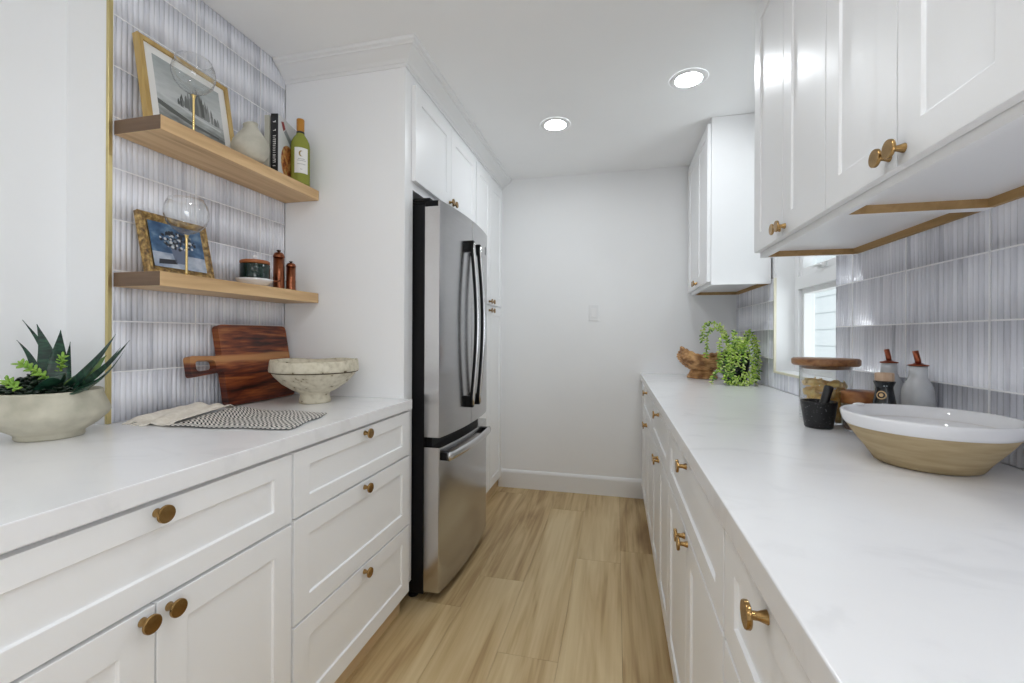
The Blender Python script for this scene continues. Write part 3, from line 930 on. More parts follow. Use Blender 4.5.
m.lathe([(0.024, 0.1375), (0.0255, 0.1405), (0.0225, 0.1425), (0.0200, 0.1390)], n=32, zf=vz)
m.build('lip', stone, t)

def book(label, y0, ang, w, h, th, xs, cover_mats, base=1.8325):
    """upright book, cover outwards; local: a along width from the spine, c thickness towards the wall"""
    t = thing('book', (xs, y0, base), label, 'book')
    ca, sa = math.cos(ang), math.sin(ang)
    def F(a, c, b): return (xs - a*sa - c*ca, y0 + a*ca - c*sa, base + b)
    return t, F
def fbox(m, F, a0, a1, c0, c1, b0, b1, mat=0):
    vs = [F(a, c, b) for b in (b0, b1) for a, c in ((a0, c0), (a1, c0), (a1, c1), (a0, c1))]
    m.add(vs, [(0, 3, 2, 1), (4, 5, 6, 7), (0, 1, 5, 4), (1, 2, 6, 5), (2, 3, 7, 6), (3, 0, 4, 7)], mat)
tk, F = book('cookbook with black spine and a food photo cover, beside the wine bottle', 1.527, 0.24, 0.180, 0.259, 0.029, -1.352, None)
m = MB(); fbox(m, F, 0.003, 0.176, 0.003, 0.026, 0.003, 0.256); m.build('pages', M['white_paper'], tk)
m = MB(); fbox(m, F, 0.0, 0.180, 0.0, 0.0028, 0.0, 0.259); fbox(m, F, 0.0, 0.180, 0.0262, 0.029, 0.0, 0.259)
m.build('cover', pr('cover_grey', (0.62, 0.64, 0.66), 0.35), tk)
m = MB(); fbox(m, F, -0.0028, 0.0, 0.0, 0.029, 0.0, 0.259); m.build('spine', M['ink'], tk, bevel=0.0006)
m = MB(); random.seed(11)
for (b0, b1, s) in ((0.222, 0.230, 1), (0.045, 0.195, 0)):
    b = b1
    while b > b0:                      # worn white lettering, too small to read
        hgt = random.choice([0.0045, 0.006, 0.006, 0.007])
        if s or random.random() > 0.16:
            fbox(m, F, -0.0031, -0.0027, 0.009 + random.uniform(0, .001), 0.0200, b - hgt, b - hgt + 0.0018 + random.random()*0.002)
            if random.random() > 0.4: fbox(m, F, -0.0031, -0.0027, 0.009, 0.0125, b - hgt, b)
        b -= hgt + 0.002
m.build('spine_lettering', M['white_paper'], tk)
m = MB()
cz = 0.085; vs = [F(0.082 + 0.060*math.cos(k*PI/16), -0.0004, cz + 0.074*math.sin(k*PI/16)) for k in range(32)]
m.add(vs, [tuple(range(32))])
m.build('food_photo', noise_mat('pasta_dish_photo', [(0.35, (0.16, 0.03, 0.012)), (0.5, (0.46, 0.15, 0.04)), (0.62, (0.60, 0.38, 0.15)), (0.72, (0.12, 0.14, 0.05))], nscale=55, detail=3, rough=0.35), tk, recalc=False)
m = MB()
m.add([F(a, -0.0004, b) for a, b in ((0.022, 0.238), (0.042, 0.245), (0.058, 0.222), (0.040, 0.206))], [(0, 1, 2, 3)], 0)
m.add([F(a, -0.0004, b) for a, b in ((0.045, 0.203), (0.062, 0.222), (0.172, 0.150), (0.172, 0.115))], [(0, 1, 2, 3)], 1)
m.build('cover_marks', [pr('cover_red', (0.22, 0.015, 0.02), 0.4), pr('cover_slate', (0.25, 0.28, 0.30), 0.4)], tk, recalc=False)
tk, F = book('pale cream book standing behind the black-spined cookbook', 1.518, 0.24, 0.150, 0.252, 0.020, -1.3855, None)
m = MB(); fbox(m, F, 0.002, 0.147, 0.0025, 0.0175, 0.003, 0.249); m.build('pages', M['white_paper'], tk)
m = MB(); fbox(m, F, 0.0, 0.15, 0.0, 0.0025, 0.0, 0.252); fbox(m, F, 0.0, 0.15, 0.0175, 0.020, 0.0, 0.252); fbox(m, F, -0.0025, 0.0, 0.0, 0.020, 0.0, 0.252)
m.build('cover', pr('cover_cream', (0.50, 0.49, 0.42), 0.5), tk)

bx, by, bz = -1.340, 1.642, 1.8322
t = thing('wine_bottle', (bx, by, bz), 'green white-wine bottle with orange cap at the end of the upper shelf', 'bottle')
MB().lathe([(0, 0.004), (0.028, 0.002), (0.0365, 0.0), (0.0385, 0.006), (0.0385, 0.165), (0.0365, 0.185), (0.029, 0.203), (0.019, 0.218), (0.0150, 0.228), (0.0145, 0.262), (0.0, 0.262)], (bx, by, bz), 40).build('glass_body', M['bottle'], t)
MB().lathe([(0.0156, 0.224), (0.0158, 0.262), (0.0160, 0.285), (0.0150, 0.288), (0, 0.2885)], (bx, by, bz), 28).build('cap', pr('cap_orange', (0.50, 0.22, 0.03), 0.35, 0.3), t)
MB().lathe([(0.01575, 0.2245), (0.0163, 0.225), (0.0163, 0.233), (0.0158, 0.2335)], (bx, by, bz), 28).build('cap_band', M['ink'], t)
ac = math.atan2(-by, -bx) + 0.10
MB().lathe([(0.0388, 0.045), (0.0391, 0.046), (0.0391, 0.153), (0.0388, 0.154)], (bx, by, bz), 20, a0=ac - 0.72, a1=ac + 0.72).build('label', M['white_paper'], t, recalc=False)
def onlabel(s, h, r=0.0394):
    a = ac + s/0.039
    return (bx + r*math.cos(a), by + r*math.sin(a), bz + h)
m = MB(); o1 = []; N = 18
for k in range(N+1):
    a = PI*0.28 + (2*PI - 0.56*PI)*k/N; o1.append((0.0095*math.cos(a), 0.0125*math.sin(a)))
for k in range(N+1):
    a = PI*0.33 + (2*PI - 0.66*PI)*(N-k)/N; o1.append((0.004 + 0.0075*math.cos(a), 0.0105*math.sin(a)))
vs = [onlabel(p[0] - 0.001, 0.128 + p[1]) for p in o1]
for k in range(N):
    m.add([vs[k], vs[k+1], vs[2*N+1-k-1], vs[2*N+1-k]], [(0, 1, 2, 3)])
m.build('crescent_mark', pr('mark_gold', (0.30, 0.20, 0.05), 0.4), t, recalc=False)
m = MB(); random.seed(2)
for (h, w) in ((0.104, 0.013), (0.097, 0.016), (0.082, 0.015), (0.060, 0.004)):
    s = -w
    while s < w:
        d = random.uniform(0.0018, 0.0035)
        m.add([onlabel(s, h), onlabel(s+d, h), onlabel(s+d, h+0.0028), onlabel(s, h+0.0028)], [(0, 1, 2, 3)]); s += d + 0.0011
m.build('label_lettering', pr('label_grey', (0.30, 0.30, 0.30), 0.5), t, recalc=False)

# ------------------------------------------------------------------ lower shelf: jar on dish, copper mills
t = thing('saucer', (-1.380, 1.438, 1.372), 'small white dish under the dark green jar', 'dish')
MB().lathe([(0, 0.003), (0.030, 0.0005), (0.034, 0.0005), (0.048, 0.009), (0.062, 0.023), (0.067, 0.030), (0.0645, 0.030), (0.058, 0.0215), (0.046, 0.0095), (0.034, 0.0075), (0, 0.0075)], (-1.380, 1.438, 1.372), 44).build('dish_body', M['white_ceramic'], t)
MB().tube([(-1.342, 1.490, 1.400), (-1.335, 1.503, 1.402), (-1.330, 1.514, 1.404)], 0.004, 8).build('handle', M['copper'], t)
cx, cy, cz = -1.380, 1.440, 1.3810
t = thing('lidded_jar', (cx, cy, cz), 'dark green glazed jar with wooden lid on a white dish', 'jar')
MB().lathe([(0, 0.0), (0.036, 0.0), (0.043, 0.006), (0.0505, 0.018), (0.0520, 0.030), (0.0520, 0.076), (0.050, 0.080), (0.0, 0.080)], (cx, cy, cz), 44).build('jar_body', noise_mat('green_glaze', [(0.35, (0.003, 0.011, 0.009)), (0.7, (0.009, 0.028, 0.021))], scale=(1, 1, .3), nscale=40, rough=0.12), t)
MB().lathe([(0, 0.0803), (0.050, 0.0803), (0.052, 0.083), (0.052, 0.091), (0.048, 0.094), (0.0, 0.094)], (cx, cy, cz), 44).build('lid', pr('lid_wood', (0.33, 0.10, 0.025), 0.45), t)
MB().lathe([(0, 0.094), (0.006, 0.094), (0.005, 0.099), (0.010, 0.106), (0.010, 0.112), (0.006, 0.116), (0, 0.117)], (cx, cy, cz), 24).build('knob', M['white_ceramic'], t)
def mill(x, y, z, h, r, label):
    t = thing('pepper_mill', (x, y, z), label, 'mill')
    MB().lathe([(0, 0), (r, 0), (r, 0.06*h), (r*0.94, 0.08*h), (r*0.94, 0.28*h), (r, 0.30*h), (r*0.94, 0.33*h), (r*0.93, 0.80*h), (0, 0.80*h)], (x, y, z), 32).build('mill_body', M['copper'], t)
    MB().lathe([(0, 0.803*h), (r*0.98, 0.803*h), (r, 0.82*h), (r*0.95, 0.85*h), (r*0.80, 0.905*h), (r*0.50, 0.93*h), (0, 0.935*h)], (x, y, z), 32).build('cap', M['copper'], t)
    MB().lathe([(0, 0.932*h), (r*0.2, 0.932*h), (r*0.2, 0.95*h), (r*0.38, 0.965*h), (r*0.38, 0.985*h), (0, h)], (x, y, z), 20).build('finial', pr('dark_finial', (0.05, 0.02, 0.012), 0.3, 0.7), t)
mill(-1.372, 1.556, 1.3722, 0.168, 0.0225, 'taller copper mill on the lower shelf, next to the green jar')
mill(-1.345, 1.594, 1.3722, 0.126, 0.0200, 'shorter copper mill at the right end of the lower shelf')

# ------------------------------------------------------------------ cutting board, rustic bowl, towel (left counter)
def rounded(poly, rads, seg=6):
    out = []; n = len(poly)
    for i in range(n):
        p0, p1, p2 = Vector(poly[i-1]), Vector(poly[i]), Vector(poly[(i+1) % n])
        r = rads[i] if isinstance(rads, (list, tuple)) else rads
        if r < 1e-5: out.append(tuple(p1)); continue
        d0 = (p0-p1).normalized(); d2 = (p2-p1).normalized()
        a = p1 + d0*r; b = p1 + d2*r
        for k in range(seg+1):
            s = k/seg
            out.append(tuple((1-s)**2*a + 2*s*(1-s)*p1 + s*s*b))
    return out
BF = lean(1.34, 0.9155, -1.424, 0.055, 0.305)
outl = rounded([(0.0, 0.0), (0.345, 0.0), (0.345, 0.308), (0.0, 0.308), (0.0, 0.188), (-0.128, 0.194), (-0.128, 0.118), (0.0, 0.130)],
               [0.02, 0.02, 0.022, 0.022, 0.012, 0.014, 0.014, 0.012])
hole = rounded([(-0.108, 0.138), (-0.030, 0.142), (-0.030, 0.174), (-0.108, 0.176)], 0.014)
def board_mat():
    m, nt, b = new_mat('acacia_board_face'); L = nt.links.new
    tc, mp, n1, mp2, n2 = nodes(nt, 'ShaderNodeTexCoord', 'ShaderNodeMapping', 'ShaderNodeTexNoise', 'ShaderNodeMapping', 'ShaderNodeTexNoise')
    mp.inputs['Scale'].default_value = (1, 1.6, 13); mp2.inputs['Scale'].default_value = (1, 5, 60)
    n1.inputs['Scale'].default_value = 1.6; n1.inputs['Detail'].default_value = 4; n1.inputs['Distortion'].default_value = 1.0
    n2.inputs['Scale'].default_value = 2.0; n2.inputs['Detail'].default_value = 5
    L(tc.outputs['Object'], mp.inputs[0]); L(mp.outputs[0], n1.inputs[0]); L(tc.outputs['Object'], mp2.inputs[0]); L(mp2.outputs[0], n2.inputs[0])
    mx = nt.nodes.new('ShaderNodeMix'); mx.data_type = 'FLOAT'; mx.inputs[0].default_value = 0.35
    L(n1.outputs['Fac'], mx.inputs[2]); L(n2.outputs['Fac'], mx.inputs[3])
    r = ramp(nt, [(0.37, (0.014, 0.003, 0.002)), (0.46, (0.085, 0.014, 0.005)), (0.54, (0.22, 0.050, 0.012)), (0.66, (0.40, 0.15, 0.04))])
    L(mx.outputs[0], r.inputs['Fac'])
    # one pale sapwood band runs through the handle
    sp = nt.nodes.new('ShaderNodeSeparateXYZ'); L(tc.outputs['Object'], sp.inputs[0])
    ad = nt.nodes.new('ShaderNodeMath'); ad.operation = 'MULTIPLY_ADD'; ad.inputs[1].default_value = 0.03
    L(n1.outputs['Fac'], ad.inputs[0]); L(sp.outputs['Z'], ad.inputs[2])
    rb = ramp(nt, [(0.182, (0, 0, 0)), (0.189, (1, 1, 1)), (0.206, (1, 1, 1)), (0.212, (0, 0, 0))])
    L(ad.outputs[0], rb.inputs['Fac'])
    mc = nt.nodes.new('ShaderNodeMix'); mc.data_type = 'RGBA'
    mc.inputs[7].default_value = (0.50, 0.24, 0.085, 1)
    mu = nt.nodes.new('ShaderNodeMath'); mu.operation = 'MULTIPLY'; mu.inputs[1].default_value = 0.8
    L(rb.outputs[0], mu.inputs[0]); L(mu.outputs[0], mc.inputs[0]); L(r.outputs[0], mc.inputs[6]); L(mc.outputs[2], b.inputs['Base Color'])
    b.inputs['Roughness'].default_value = 0.38
    return m
t = thing('cutting_board', (-1.42, 1.5, 0.915), 'dark reddish wooden cutting board with slotted handle leaning on the tiles', 'cutting board')
MB().prism(outl, lambda a, b, d: BF(a, b, d), 0.029, [hole]).build('board', board_mat(), t, bevel=0.003, seg=2, angle=50)

bxx, byy = -1.183, 1.540
random.seed(21)
def wb_(a, z): return 1 + 0.007*math.sin(2*a + 1) + 0.003*math.sin(7*a + z*60)
rustic = noise_mat('rustic_plaster', [(0.31, (0.13, 0.10, 0.06)), (0.355, (0.50, 0.45, 0.34)), (0.50, (0.62, 0.57, 0.45)), (0.8, (0.72, 0.67, 0.55))], nscale=42, detail=9, rough=0.85, bump=0.5, spec=0.2, bdist=0.004)
t = thing('footed_bowl', (bxx, byy, 0.915), 'rustic cream plaster bowl on a foot, in front of the cutting board', 'bowl')
MB().lathe([(0, 0.0006), (0.058, 0.0006), (0.0595, 0.006), (0.055, 0.030), (0.058, 0.040), (0.085, 0.054), (0.120, 0.078), (0.148, 0.108), (0.157, 0.122), (0.1575, 0.1245)], (bxx, byy, 0.915), 64, wob=wb_).build('lower_bowl', rustic, t)
MB().lathe([(0.1570, 0.1235), (0.1580, 0.1250), (0.1655, 0.1270), (0.1665, 0.134), (0.1630, 0.164), (0.1595, 0.171), (0.153, 0.168), (0.138, 0.130), (0.095, 0.076), (0.04, 0.056), (0, 0.053)], (bxx, byy, 0.915), 64, wob=wb_,
           zf=lambda a, r, z: 0.003*math.sin(2*a+0.6) + 0.002*math.sin(5*a) if z > 0.15 else 0.0).build('rim_band', rustic, t)
MB().lathe([(0.1560, 0.1215), (0.1635, 0.1235), (0.1642, 0.1262), (0.1560, 0.1262)], (bxx, byy, 0.915), 64, wob=wb_).build('groove', pr('groove_brown', (0.075, 0.05, 0.025), 0.9), t)

# towel: cream gauzy end and herringbone woven part
def herring():
    m, nt, b = new_mat('herringbone_weave'); L = nt.links.new
    uv, sp = nodes(nt, 'ShaderNodeUVMap', 'ShaderNodeSeparateXYZ'); L(uv.outputs[0], sp.inputs[0])
    def mth(op, a, bv, c=None):
        n = nt.nodes.new('ShaderNodeMath'); n.operation = op
        for i, x in enumerate((a, bv, c)):
            if x is None: continue
            if isinstance(x, (int, float)): n.inputs[i].default_value = x
            else: L(x, n.inputs[i])
        return n.outputs[0]
    v = mth('MULTIPLY', sp.outputs['Y'], 12.0)
    tri = mth('ABSOLUTE', mth('SUBTRACT', mth('FRACT', v, None), 0.5), None)
    u = mth('MULTIPLY_ADD', sp.outputs['X'], 25.0, mth('MULTIPLY', tri, 2.0))
    s = mth('GREATER_THAN', mth('FRACT', u, None), 0.47)
    mx = nt.nodes.new('ShaderNodeMix'); mx.data_type = 'RGBA'
    mx.inputs[6].default_value = (0.018, 0.019, 0.024, 1); mx.inputs[7].default_value = (0.78, 0.75, 0.70, 1)
    L(s, mx.inputs[0]); L(mx.outputs[2], b.inputs['Base Color'])
    b.inputs['Roughness'].default_value = 0.9; b.inputs['Specular IOR Level'].default_value = 0.1
    return m
t = thing('hand_towel', (-1.2, 1.15, 0.915), 'black and white herringbone towel with cream fringed end on the counter', 'towel')
def quad(A, B, C, D):
    A, B, C, D = map(Vector, (A, B, C, D))
    return lambda u, v: A*(1-u)*(1-v) + B*u*(1-v) + C*u*v + D*(1-u)*v
qh = quad((-1.262, 1.008, 0), (-0.898, 1.062, 0), (-0.955, 1.310, 0), (-1.325, 1.300, 0))
def fh(u, v):
    p = qh(u, v)
    e = min(u, 1-u, v, 1-v)
    h = 0.0065 + 0.010*max(0, 1-u*2.2)*(0.35 + 0.65*v) + 0.005*math.sin(9*u + 2*v)*v*min(1, e*8) + 0.0025*mnoise.noise((u*7, v*6, 1.2))
    h *= min(1, 0.5 + e*10)
    p.x += 0.004*math.sin(v*11); p.y += 0.004*math.sin(u*13)
    return (p.x, p.y, 0.9165 + max(h, 0.0028))
MB().grid(fh, 60, 40).build('woven_part', herring(), t, solid=0.002)
qc = quad((-1.452, 1.035, 0), (-1.258, 1.006, 0), (-1.322, 1.298, 0), (-1.452, 1.262, 0))
def fc(u, v):
    p = qc(u, v)
    e = min(1-v, v)
    h = 0.006 + 0.026*(v**1.2)*(1 - 0.25*u) + 0.007*mnoise.noise((u*5, v*5, 4.1)) + 0.004*math.sin(u*14 + v*5)
    if u > 0.9: h = max(h, 0.012 + 0.012*v)
    if v > 0.9: h *= (1-v)/0.1*0.7 + 0.3
    if v < 0.06: h *= 0.5
    return (p.x, p.y, 0.9163 + max(h, 0.0022))
linen = noise_mat('cream_linen', [(0.3, (0.76, 0.71, 0.62)), (0.7, (0.88, 0.83, 0.75))], nscale=80, rough=0.95, bump=0.2, spec=0.1)
MB().grid(fc, 40, 40).build('cream_end', linen, t, solid=0.0018)
m = MB(); random.seed(9)
for i in range(44):
    s = random.random()
    if i % 2: a = Vector(fc(0.0, s))
    else: a = Vector(fc(s*0.6, 0.0))
    d = Vector((random.uniform(-0.004, 0.012), random.uniform(-0.030, -0.010), 0)) if i % 2 == 0 else Vector((random.uniform(-0.016, -0.004), random.uniform(-0.035, -0.005), 0))
    p1 = a + d*0.5; p1.z = max(0.9172, a.z*0.5 + 0.9172*0.5); p2 = a + d; p2.z = 0.9168
    for p in (a, p1, p2): p.x = max(p.x, XT + 0.006)
    m.tube([a, p1, p2], [0.0016, 0.0022, 0.0012], 6)
m.build('fringe', linen, t)

# ------------------------------------------------------------------ planter with succulents (left counter)
px, py = -1.447, 0.842
t = thing('potted_succulents', (px, py, 0.915), 'low stone planter of dark green succulents on the left counter', 'potted plant')
conc = noise_mat('pale_concrete', [(0.3, (0.40, 0.38, 0.30)), (0.7, (0.58, 0.55, 0.45))], nscale=18, detail=7, rough=0.7, bump=0.15, spec=0.3)
MB().lathe([(0.0000, 0.0006), (0.0643, 0.0006), (0.0667, 0.0048), (0.0659, 0.0125), (0.0713, 0.0173), (0.0930, 0.0326), (0.1132, 0.0528), (0.1190, 0.0634), (0.1182, 0.0710), (0.1147, 0.0806), (0.1070, 0.0998), (0.1027, 0.1152), (0.1019, 0.1219), (0.0996, 0.1229), (0.0973, 0.1190), (0.0992, 0.1037), (0.0000, 0.1018)],
           (px, py, 0.915), 72).build('pot', conc, t)
MB().lathe([(0.0975, 0.1025), (0.07, 0.108), (0.03, 0.112), (0, 0.113)], (px, py, 0.915), 40, wob=lambda a, z: 1 - 0.01*math.sin(9*a)).build('soil', noise_mat('dark_soil', [(0.3, (0.006, 0.007, 0.005)), (0.7, (0.03, 0.03, 0.02))], nscale=90, rough=0.95, bump=0.5), t)
def aloe_mat():
    m, nt, b = new_mat('banded_leaf'); L = nt.links.new
    uv, sp, wv = nodes(nt, 'ShaderNodeUVMap', 'ShaderNodeSeparateXYZ', 'ShaderNodeTexNoise')
    mp = nt.nodes.new('ShaderNodeMapping'); mp.inputs['Scale'].default_value = (24, 2, 1)
    L(uv.outputs[0], mp.inputs[0]); L(mp.outputs[0], wv.inputs['Vector']); wv.inputs['Scale'].default_value = 1.0; wv.inputs['Detail'].default_value = 3
    r = ramp(nt, [(0.36, (0.004, 0.016, 0.012)), (0.55, (0.012, 0.055, 0.032)), (0.72, (0.035, 0.11, 0.055))])
    L(wv.outputs['Fac'], r.inputs['Fac']); L(r.outputs[0], b.inputs['Base Color'])
    b.inputs['Roughness'].default_value = 0.38
    return m
AL = aloe_mat()
AL2 = noise_mat('pale_leaf', [(0.3, (0.10, 0.18, 0.05)), (0.7, (0.20, 0.30, 0.10))], nscale=20, rough=0.45)
def leaf(m, base, tip, width, face, bow=0.015, thick=0.25, bend=(0, 0, 0)):
    """tapered thick succulent leaf from base to tip; face = normal of its broad side"""
    base, tip, face = Vector(base), Vector(tip), Vector(face).normalized(); bend = Vector(bend)
    ax = (tip - base); side = ax.cross(face).normalized(); nrm = side.cross(ax).normalized()
    NU, NV = 22, 12
    def f(u, v):
        c = base + ax*u + bend*math.sin(PI*u*0.9) - nrm*bow*math.sin(PI*u)
        w = width*0.5*((1-u)**0.95)*(0.86 + 0.25*u*(1-u))
        w = max(w, 0.0006)
        a = 2*PI*v
        return c + side*w*math.cos(a) + nrm*(w*thick*math.sin(a) - 0.35*w*(1 - math.cos(a)**2)*0 + 0.25*w*math.cos(a)**2)
    m.grid(f, NU, NV)
def L_(base, tip, w, face=(0.85, -0.5, 0.1), mat=None, name='leaf', **k):
    base = (px + (base[0] + 1.435)*0.62, py + (base[1] - 0.87)*0.62, base[2] - 0.008); tip = (tip[0] - 0.012, tip[1] - 0.014, tip[2])
    m = MB(); leaf(m, base, tip, w*1.18, face, **k)
    m.build(name, mat or AL, t)
zb_ = 1.028
L_((-1.475, 0.885, zb_), (-1.545, 0.885, 1.212), 0.072, bend=(0.012, 0.006, 0.0))
L_((-1.480, 0.920, zb_), (-1.640, 0.905, 1.222), 0.030, bend=(0.03, 0.0, 0.01))
L_((-1.485, 0.860, zb_), (-1.575, 0.860, 1.162), 0.028, bend=(0.02, 0.0, 0.02))
L_((-1.405, 0.868, zb_), (-1.398, 0.855, 1.196), 0.068)
L_((-1.395, 0.890, zb_), (-1.392, 0.872, 1.165), 0.030)
L_((-1.385, 0.880, zb_), (-1.232, 0.870, 1.180), 0.046, face=(0.6, -0.4, 0.75), bend=(0.0, 0.0, 0.016))
L_((-1.380, 0.900, zb_), (-1.262, 0.925, 1.168), 0.032, face=(0.6, -0.4, 0.75), bend=(0, 0, 0.006))
L_((-1.368, 0.860, zb_), (-1.190, 0.862, 1.150), 0.034, face=(0.5, -0.4, 0.8), bend=(0, 0, -0.012))
L_((-1.390, 0.925, zb_), (-1.330, 0.950, 1.145), 0.018, face=(0.5, -0.5, 0.7), bend=(0, 0, 0.012))
L_((-1.405, 0.840, zb_ + 0.012), (-1.305, 0.800, 1.060), 0.075, face=(0.5, -0.4, 0.75), bend=(0, 0, 0.042))
L_((-1.380, 0.850, zb_), (-1.252, 0.845, 1.066), 0.044, face=(0.4, -0.3, 0.9), bend=(0, 0, 0.010))
L_((-1.395, 0.905, zb_), (-1.345, 0.925, 1.128), 0.062, mat=AL2, bow=0.0)
# jade rosettes: clusters of small round dark leaves
dark_leaf = noise_mat('jade_leaf', [(0.3, (0.004, 0.010, 0.006)), (0.7, (0.016, 0.035, 0.016))], nscale=30, rough=0.33)
lime = noise_mat('lime_leaf', [(0.3, (0.16, 0.34, 0.035)), (0.7, (0.32, 0.50, 0.08))], nscale=30, rough=0.45)
random.seed(14)
def jade(cx, cy, cz, R, n):
    m = MB()
    m.tube([(cx, cy, 1.020), (cx, cy, cz)], 0.004, 6)
    for i in range(n):
        a = i*2.399; q = (i/n)**0.5
        el = 1.25 - 1.25*q
        r = R*q
        c = Vector((cx + r*math.cos(a), cy + r*math.sin(a), cz + 0.012*(1-q) - 0.006*q + random.uniform(-.002, .002)))
        rot = (Matrix.Rotation(a, 3, 'Z') @ Matrix.Rotation(-el*0.7, 3, 'Y'))
        m.blob(c, (0.0115, 0.0085, 0.0035), 0, 8, 5, rot)
    m.build('jade_cluster', dark_leaf, t)
for (x, y, z, R) in ((-1.535, 0.800, 1.052, 0.030), (-1.510, 0.835, 1.066, 0.030), (-1.490, 0.790, 1.050, 0.032), (-1.455, 0.800, 1.056, 0.032), (-1.425, 0.780, 1.044, 0.028),
                     (-1.500, 0.755, 1.044, 0.028), (-1.455, 0.755, 1.042, 0.028), (-1.552, 0.850, 1.046, 0.026), (-1.400, 0.800, 1.040, 0.026), (-1.440, 0.830, 1.062, 0.030),
                     (-1.372, 0.825, 1.040, 0.024), (-1.350, 0.860, 1.036, 0.022), (-1.400, 0.755, 1.036, 0.024), (-1.540, 0.770, 1.040, 0.024)):
    jade(px + (x + 1.452)*0.70 - 0.006, py + (y - 0.815)*0.70 - 0.018, z + 0.002, R*0.90, 15)
def sprig(p0, p1, n, s):
    m = MB(); p0, p1 = Vector(p0), Vector(p1)
    m.tube([p0, (p0+p1)/2 + Vector((0, 0, 0.004)), p1], 0.0022, 6)
    d = (p1-p0).normalized()
    for i in range(n):
        u = i/n; a = i*2.4
        c = p0.lerp(p1, u) + Vector((0, 0, 0.004*math.sin(PI*u)))
        sd = d.cross(Vector((0, 0, 1))).normalized(); up = sd.cross(d)
        o = (sd*math.cos(a) + up*math.sin(a) + d*0.6).normalized()
        rot = o.to_track_quat('X', 'Z').to_matrix()
        m.blob(c + o*s*0.8, (s, s*0.45, s*0.28), 0, 7, 5, rot)
    m.build('sedum_sprig', lime, t)
sprig((-1.412, 0.813, 1.072), (-1.464, 0.788, 1.110), 26, 0.0095)
sprig((-1.430, 0.853, 1.085), (-1.397, 0.838, 1.128), 20, 0.008)
sprig((-1.407, 0.753, 1.052), (-1.452, 0.758, 1.070), 22, 0.009)

# ------------------------------------------------------------------ right counter: white bowl
wx, wy, wz = 0.645, 1.118, 0.915
t = thing('serving_bowl', (wx, wy, wz), 'wide shallow stoneware bowl, white glazed inside and rim, tan outside', 'bowl')
clay = noise_mat('bare_stoneware', [(0.3, (0.36, 0.275, 0.155)), (0.7, (0.48, 0.38, 0.235))], scale=(1, 1, 8), nscale=12, rough=0.75, bump=0.12, spec=0.2)
MB().lathe([(0, 0.0006), (0.080, 0.0006), (0.088, 0.004), (0.098, 0.020), (0.120, 0.050), (0.1387, 0.078), (0.1392, 0.081), (0.131, 0.081)], (wx, wy, wz), 72).build('outer_wall', clay, t)
MB().lathe([(0.1390, 0.0785), (0.1410, 0.0795), (0.1450, 0.086), (0.1485, 0.101), (0.1485, 0.1055), (0.1458, 0.1075), (0.1420, 0.1055), (0.1370, 0.090), (0.118, 0.052), (0.088, 0.026), (0.04, 0.016), (0, 0.015)], (wx, wy, wz), 72).build('glazed_inside', M['white_ceramic'], t)
def lug(ang):
    m = MB(); c, s = math.cos(ang), math.sin(ang)
    P = lambda r, tt, z: (wx + r*c - tt*s, wy + r*s + tt*c, wz + z)
    m.tube([P(0.145, -0.036, 0.090), P(0.1515, -0.030, 0.089), P(0.155, -0.015, 0.088), P(0.156, 0.0, 0.088), P(0.155, 0.015, 0.088), P(0.1515, 0.030, 0.089), P(0.145, 0.036, 0.090)], [0.007, 0.0095, 0.0105, 0.011, 0.0105, 0.0095, 0.007], 14)
    return m
lug(-0.04).build('lug_handle', M['white_ceramic'], t)
m = MB(); ang = 2.03; c, s = math.cos(ang), math.sin(ang)
m.blob((wx + 0.145*c, wy + 0.145*s, wz + 0.107), (0.010, 0.016, 0.0035), 0, 12, 8, Matrix.Rotation(ang, 3, 'Z'))
m.build('pouring_lip', M['white_ceramic'], t)

# glass canister with acacia lid, pasta inside
jx, jy, jz = 0.652, 1.604, 0.915
JR = 0.070
t = thing('glass_canister', (jx, jy, jz), 'tall clear glass canister with round acacia lid, beside the window', 'canister')
MB().lathe([(0, 0.0006), (JR - 0.006, 0.0006), (JR - 0.001, 0.004), (JR, 0.009), (JR, 0.180), (JR - 0.003, 0.180), (JR - 0.003, 0.010), (JR - 0.007, 0.006), (0, 0.006)], (jx, jy, jz), 56).build('glass_body', M['glass'], t)
m = MB().lathe([(0, 0.1805), (JR + 0.017, 0.1805), (JR + 0.0215, 0.185), (JR + 0.022, 0.199), (JR + 0.018, 0.203), (0, 0.2035)], (jx, jy, jz), 56)
m.lathe([(0, 0.170), (JR - 0.005, 0.170), (JR - 0.004, 0.172), (JR - 0.004, 0.1805)], (jx, jy, jz), 48)
m.build('lid', M['acacia'], t, bevel=0.0)
# pasta: curled shells
pasta_mats = noise_mat('dry_pasta', [(0.3, (0.90, 0.60, 0.17)), (0.7, (0.96, 0.76, 0.32))], nscale=40, rough=0.55)
pm = MB()
def pf(u, v):
    a = -1.9 + 3.8*u; w = (v-0.5)*2
    r = 0.0125*(1 - 0.30*w*w); 
    x = r*math.cos(a)*(1 + 0.08*math.sin(14*v)); y = r*math.sin(a)
    return (x, y, 0.0165*w - 0.006*(1-w*w)*math.cos(a))
pm.grid(pf, 14, 12)
po = pm.build('pasta_shell', pasta_mats, solid=0.002)
random.seed(31); first = True; spots = []
for lay in range(5):
    z = jz + 0.020 + lay*0.024
    for ring, cnt, off in ((0.0435, 9, 0.0), (0.018, 3, 0.5)):
        if ring < 0.03 and lay < 4: continue
        for k in range(cnt):
            a = 2*PI*(k + 0.5*(lay % 2) + off)/cnt + random.uniform(-.12, .12)
            zz = z + random.uniform(-.004, .004)
            if lay == 4: zz = z - 0.004 + 0.018*max(0, math.cos(a - 2.6)) + random.uniform(-.004, .006)
            spots.append((jx + ring*math.cos(a), jy + ring*math.sin(a), zz))
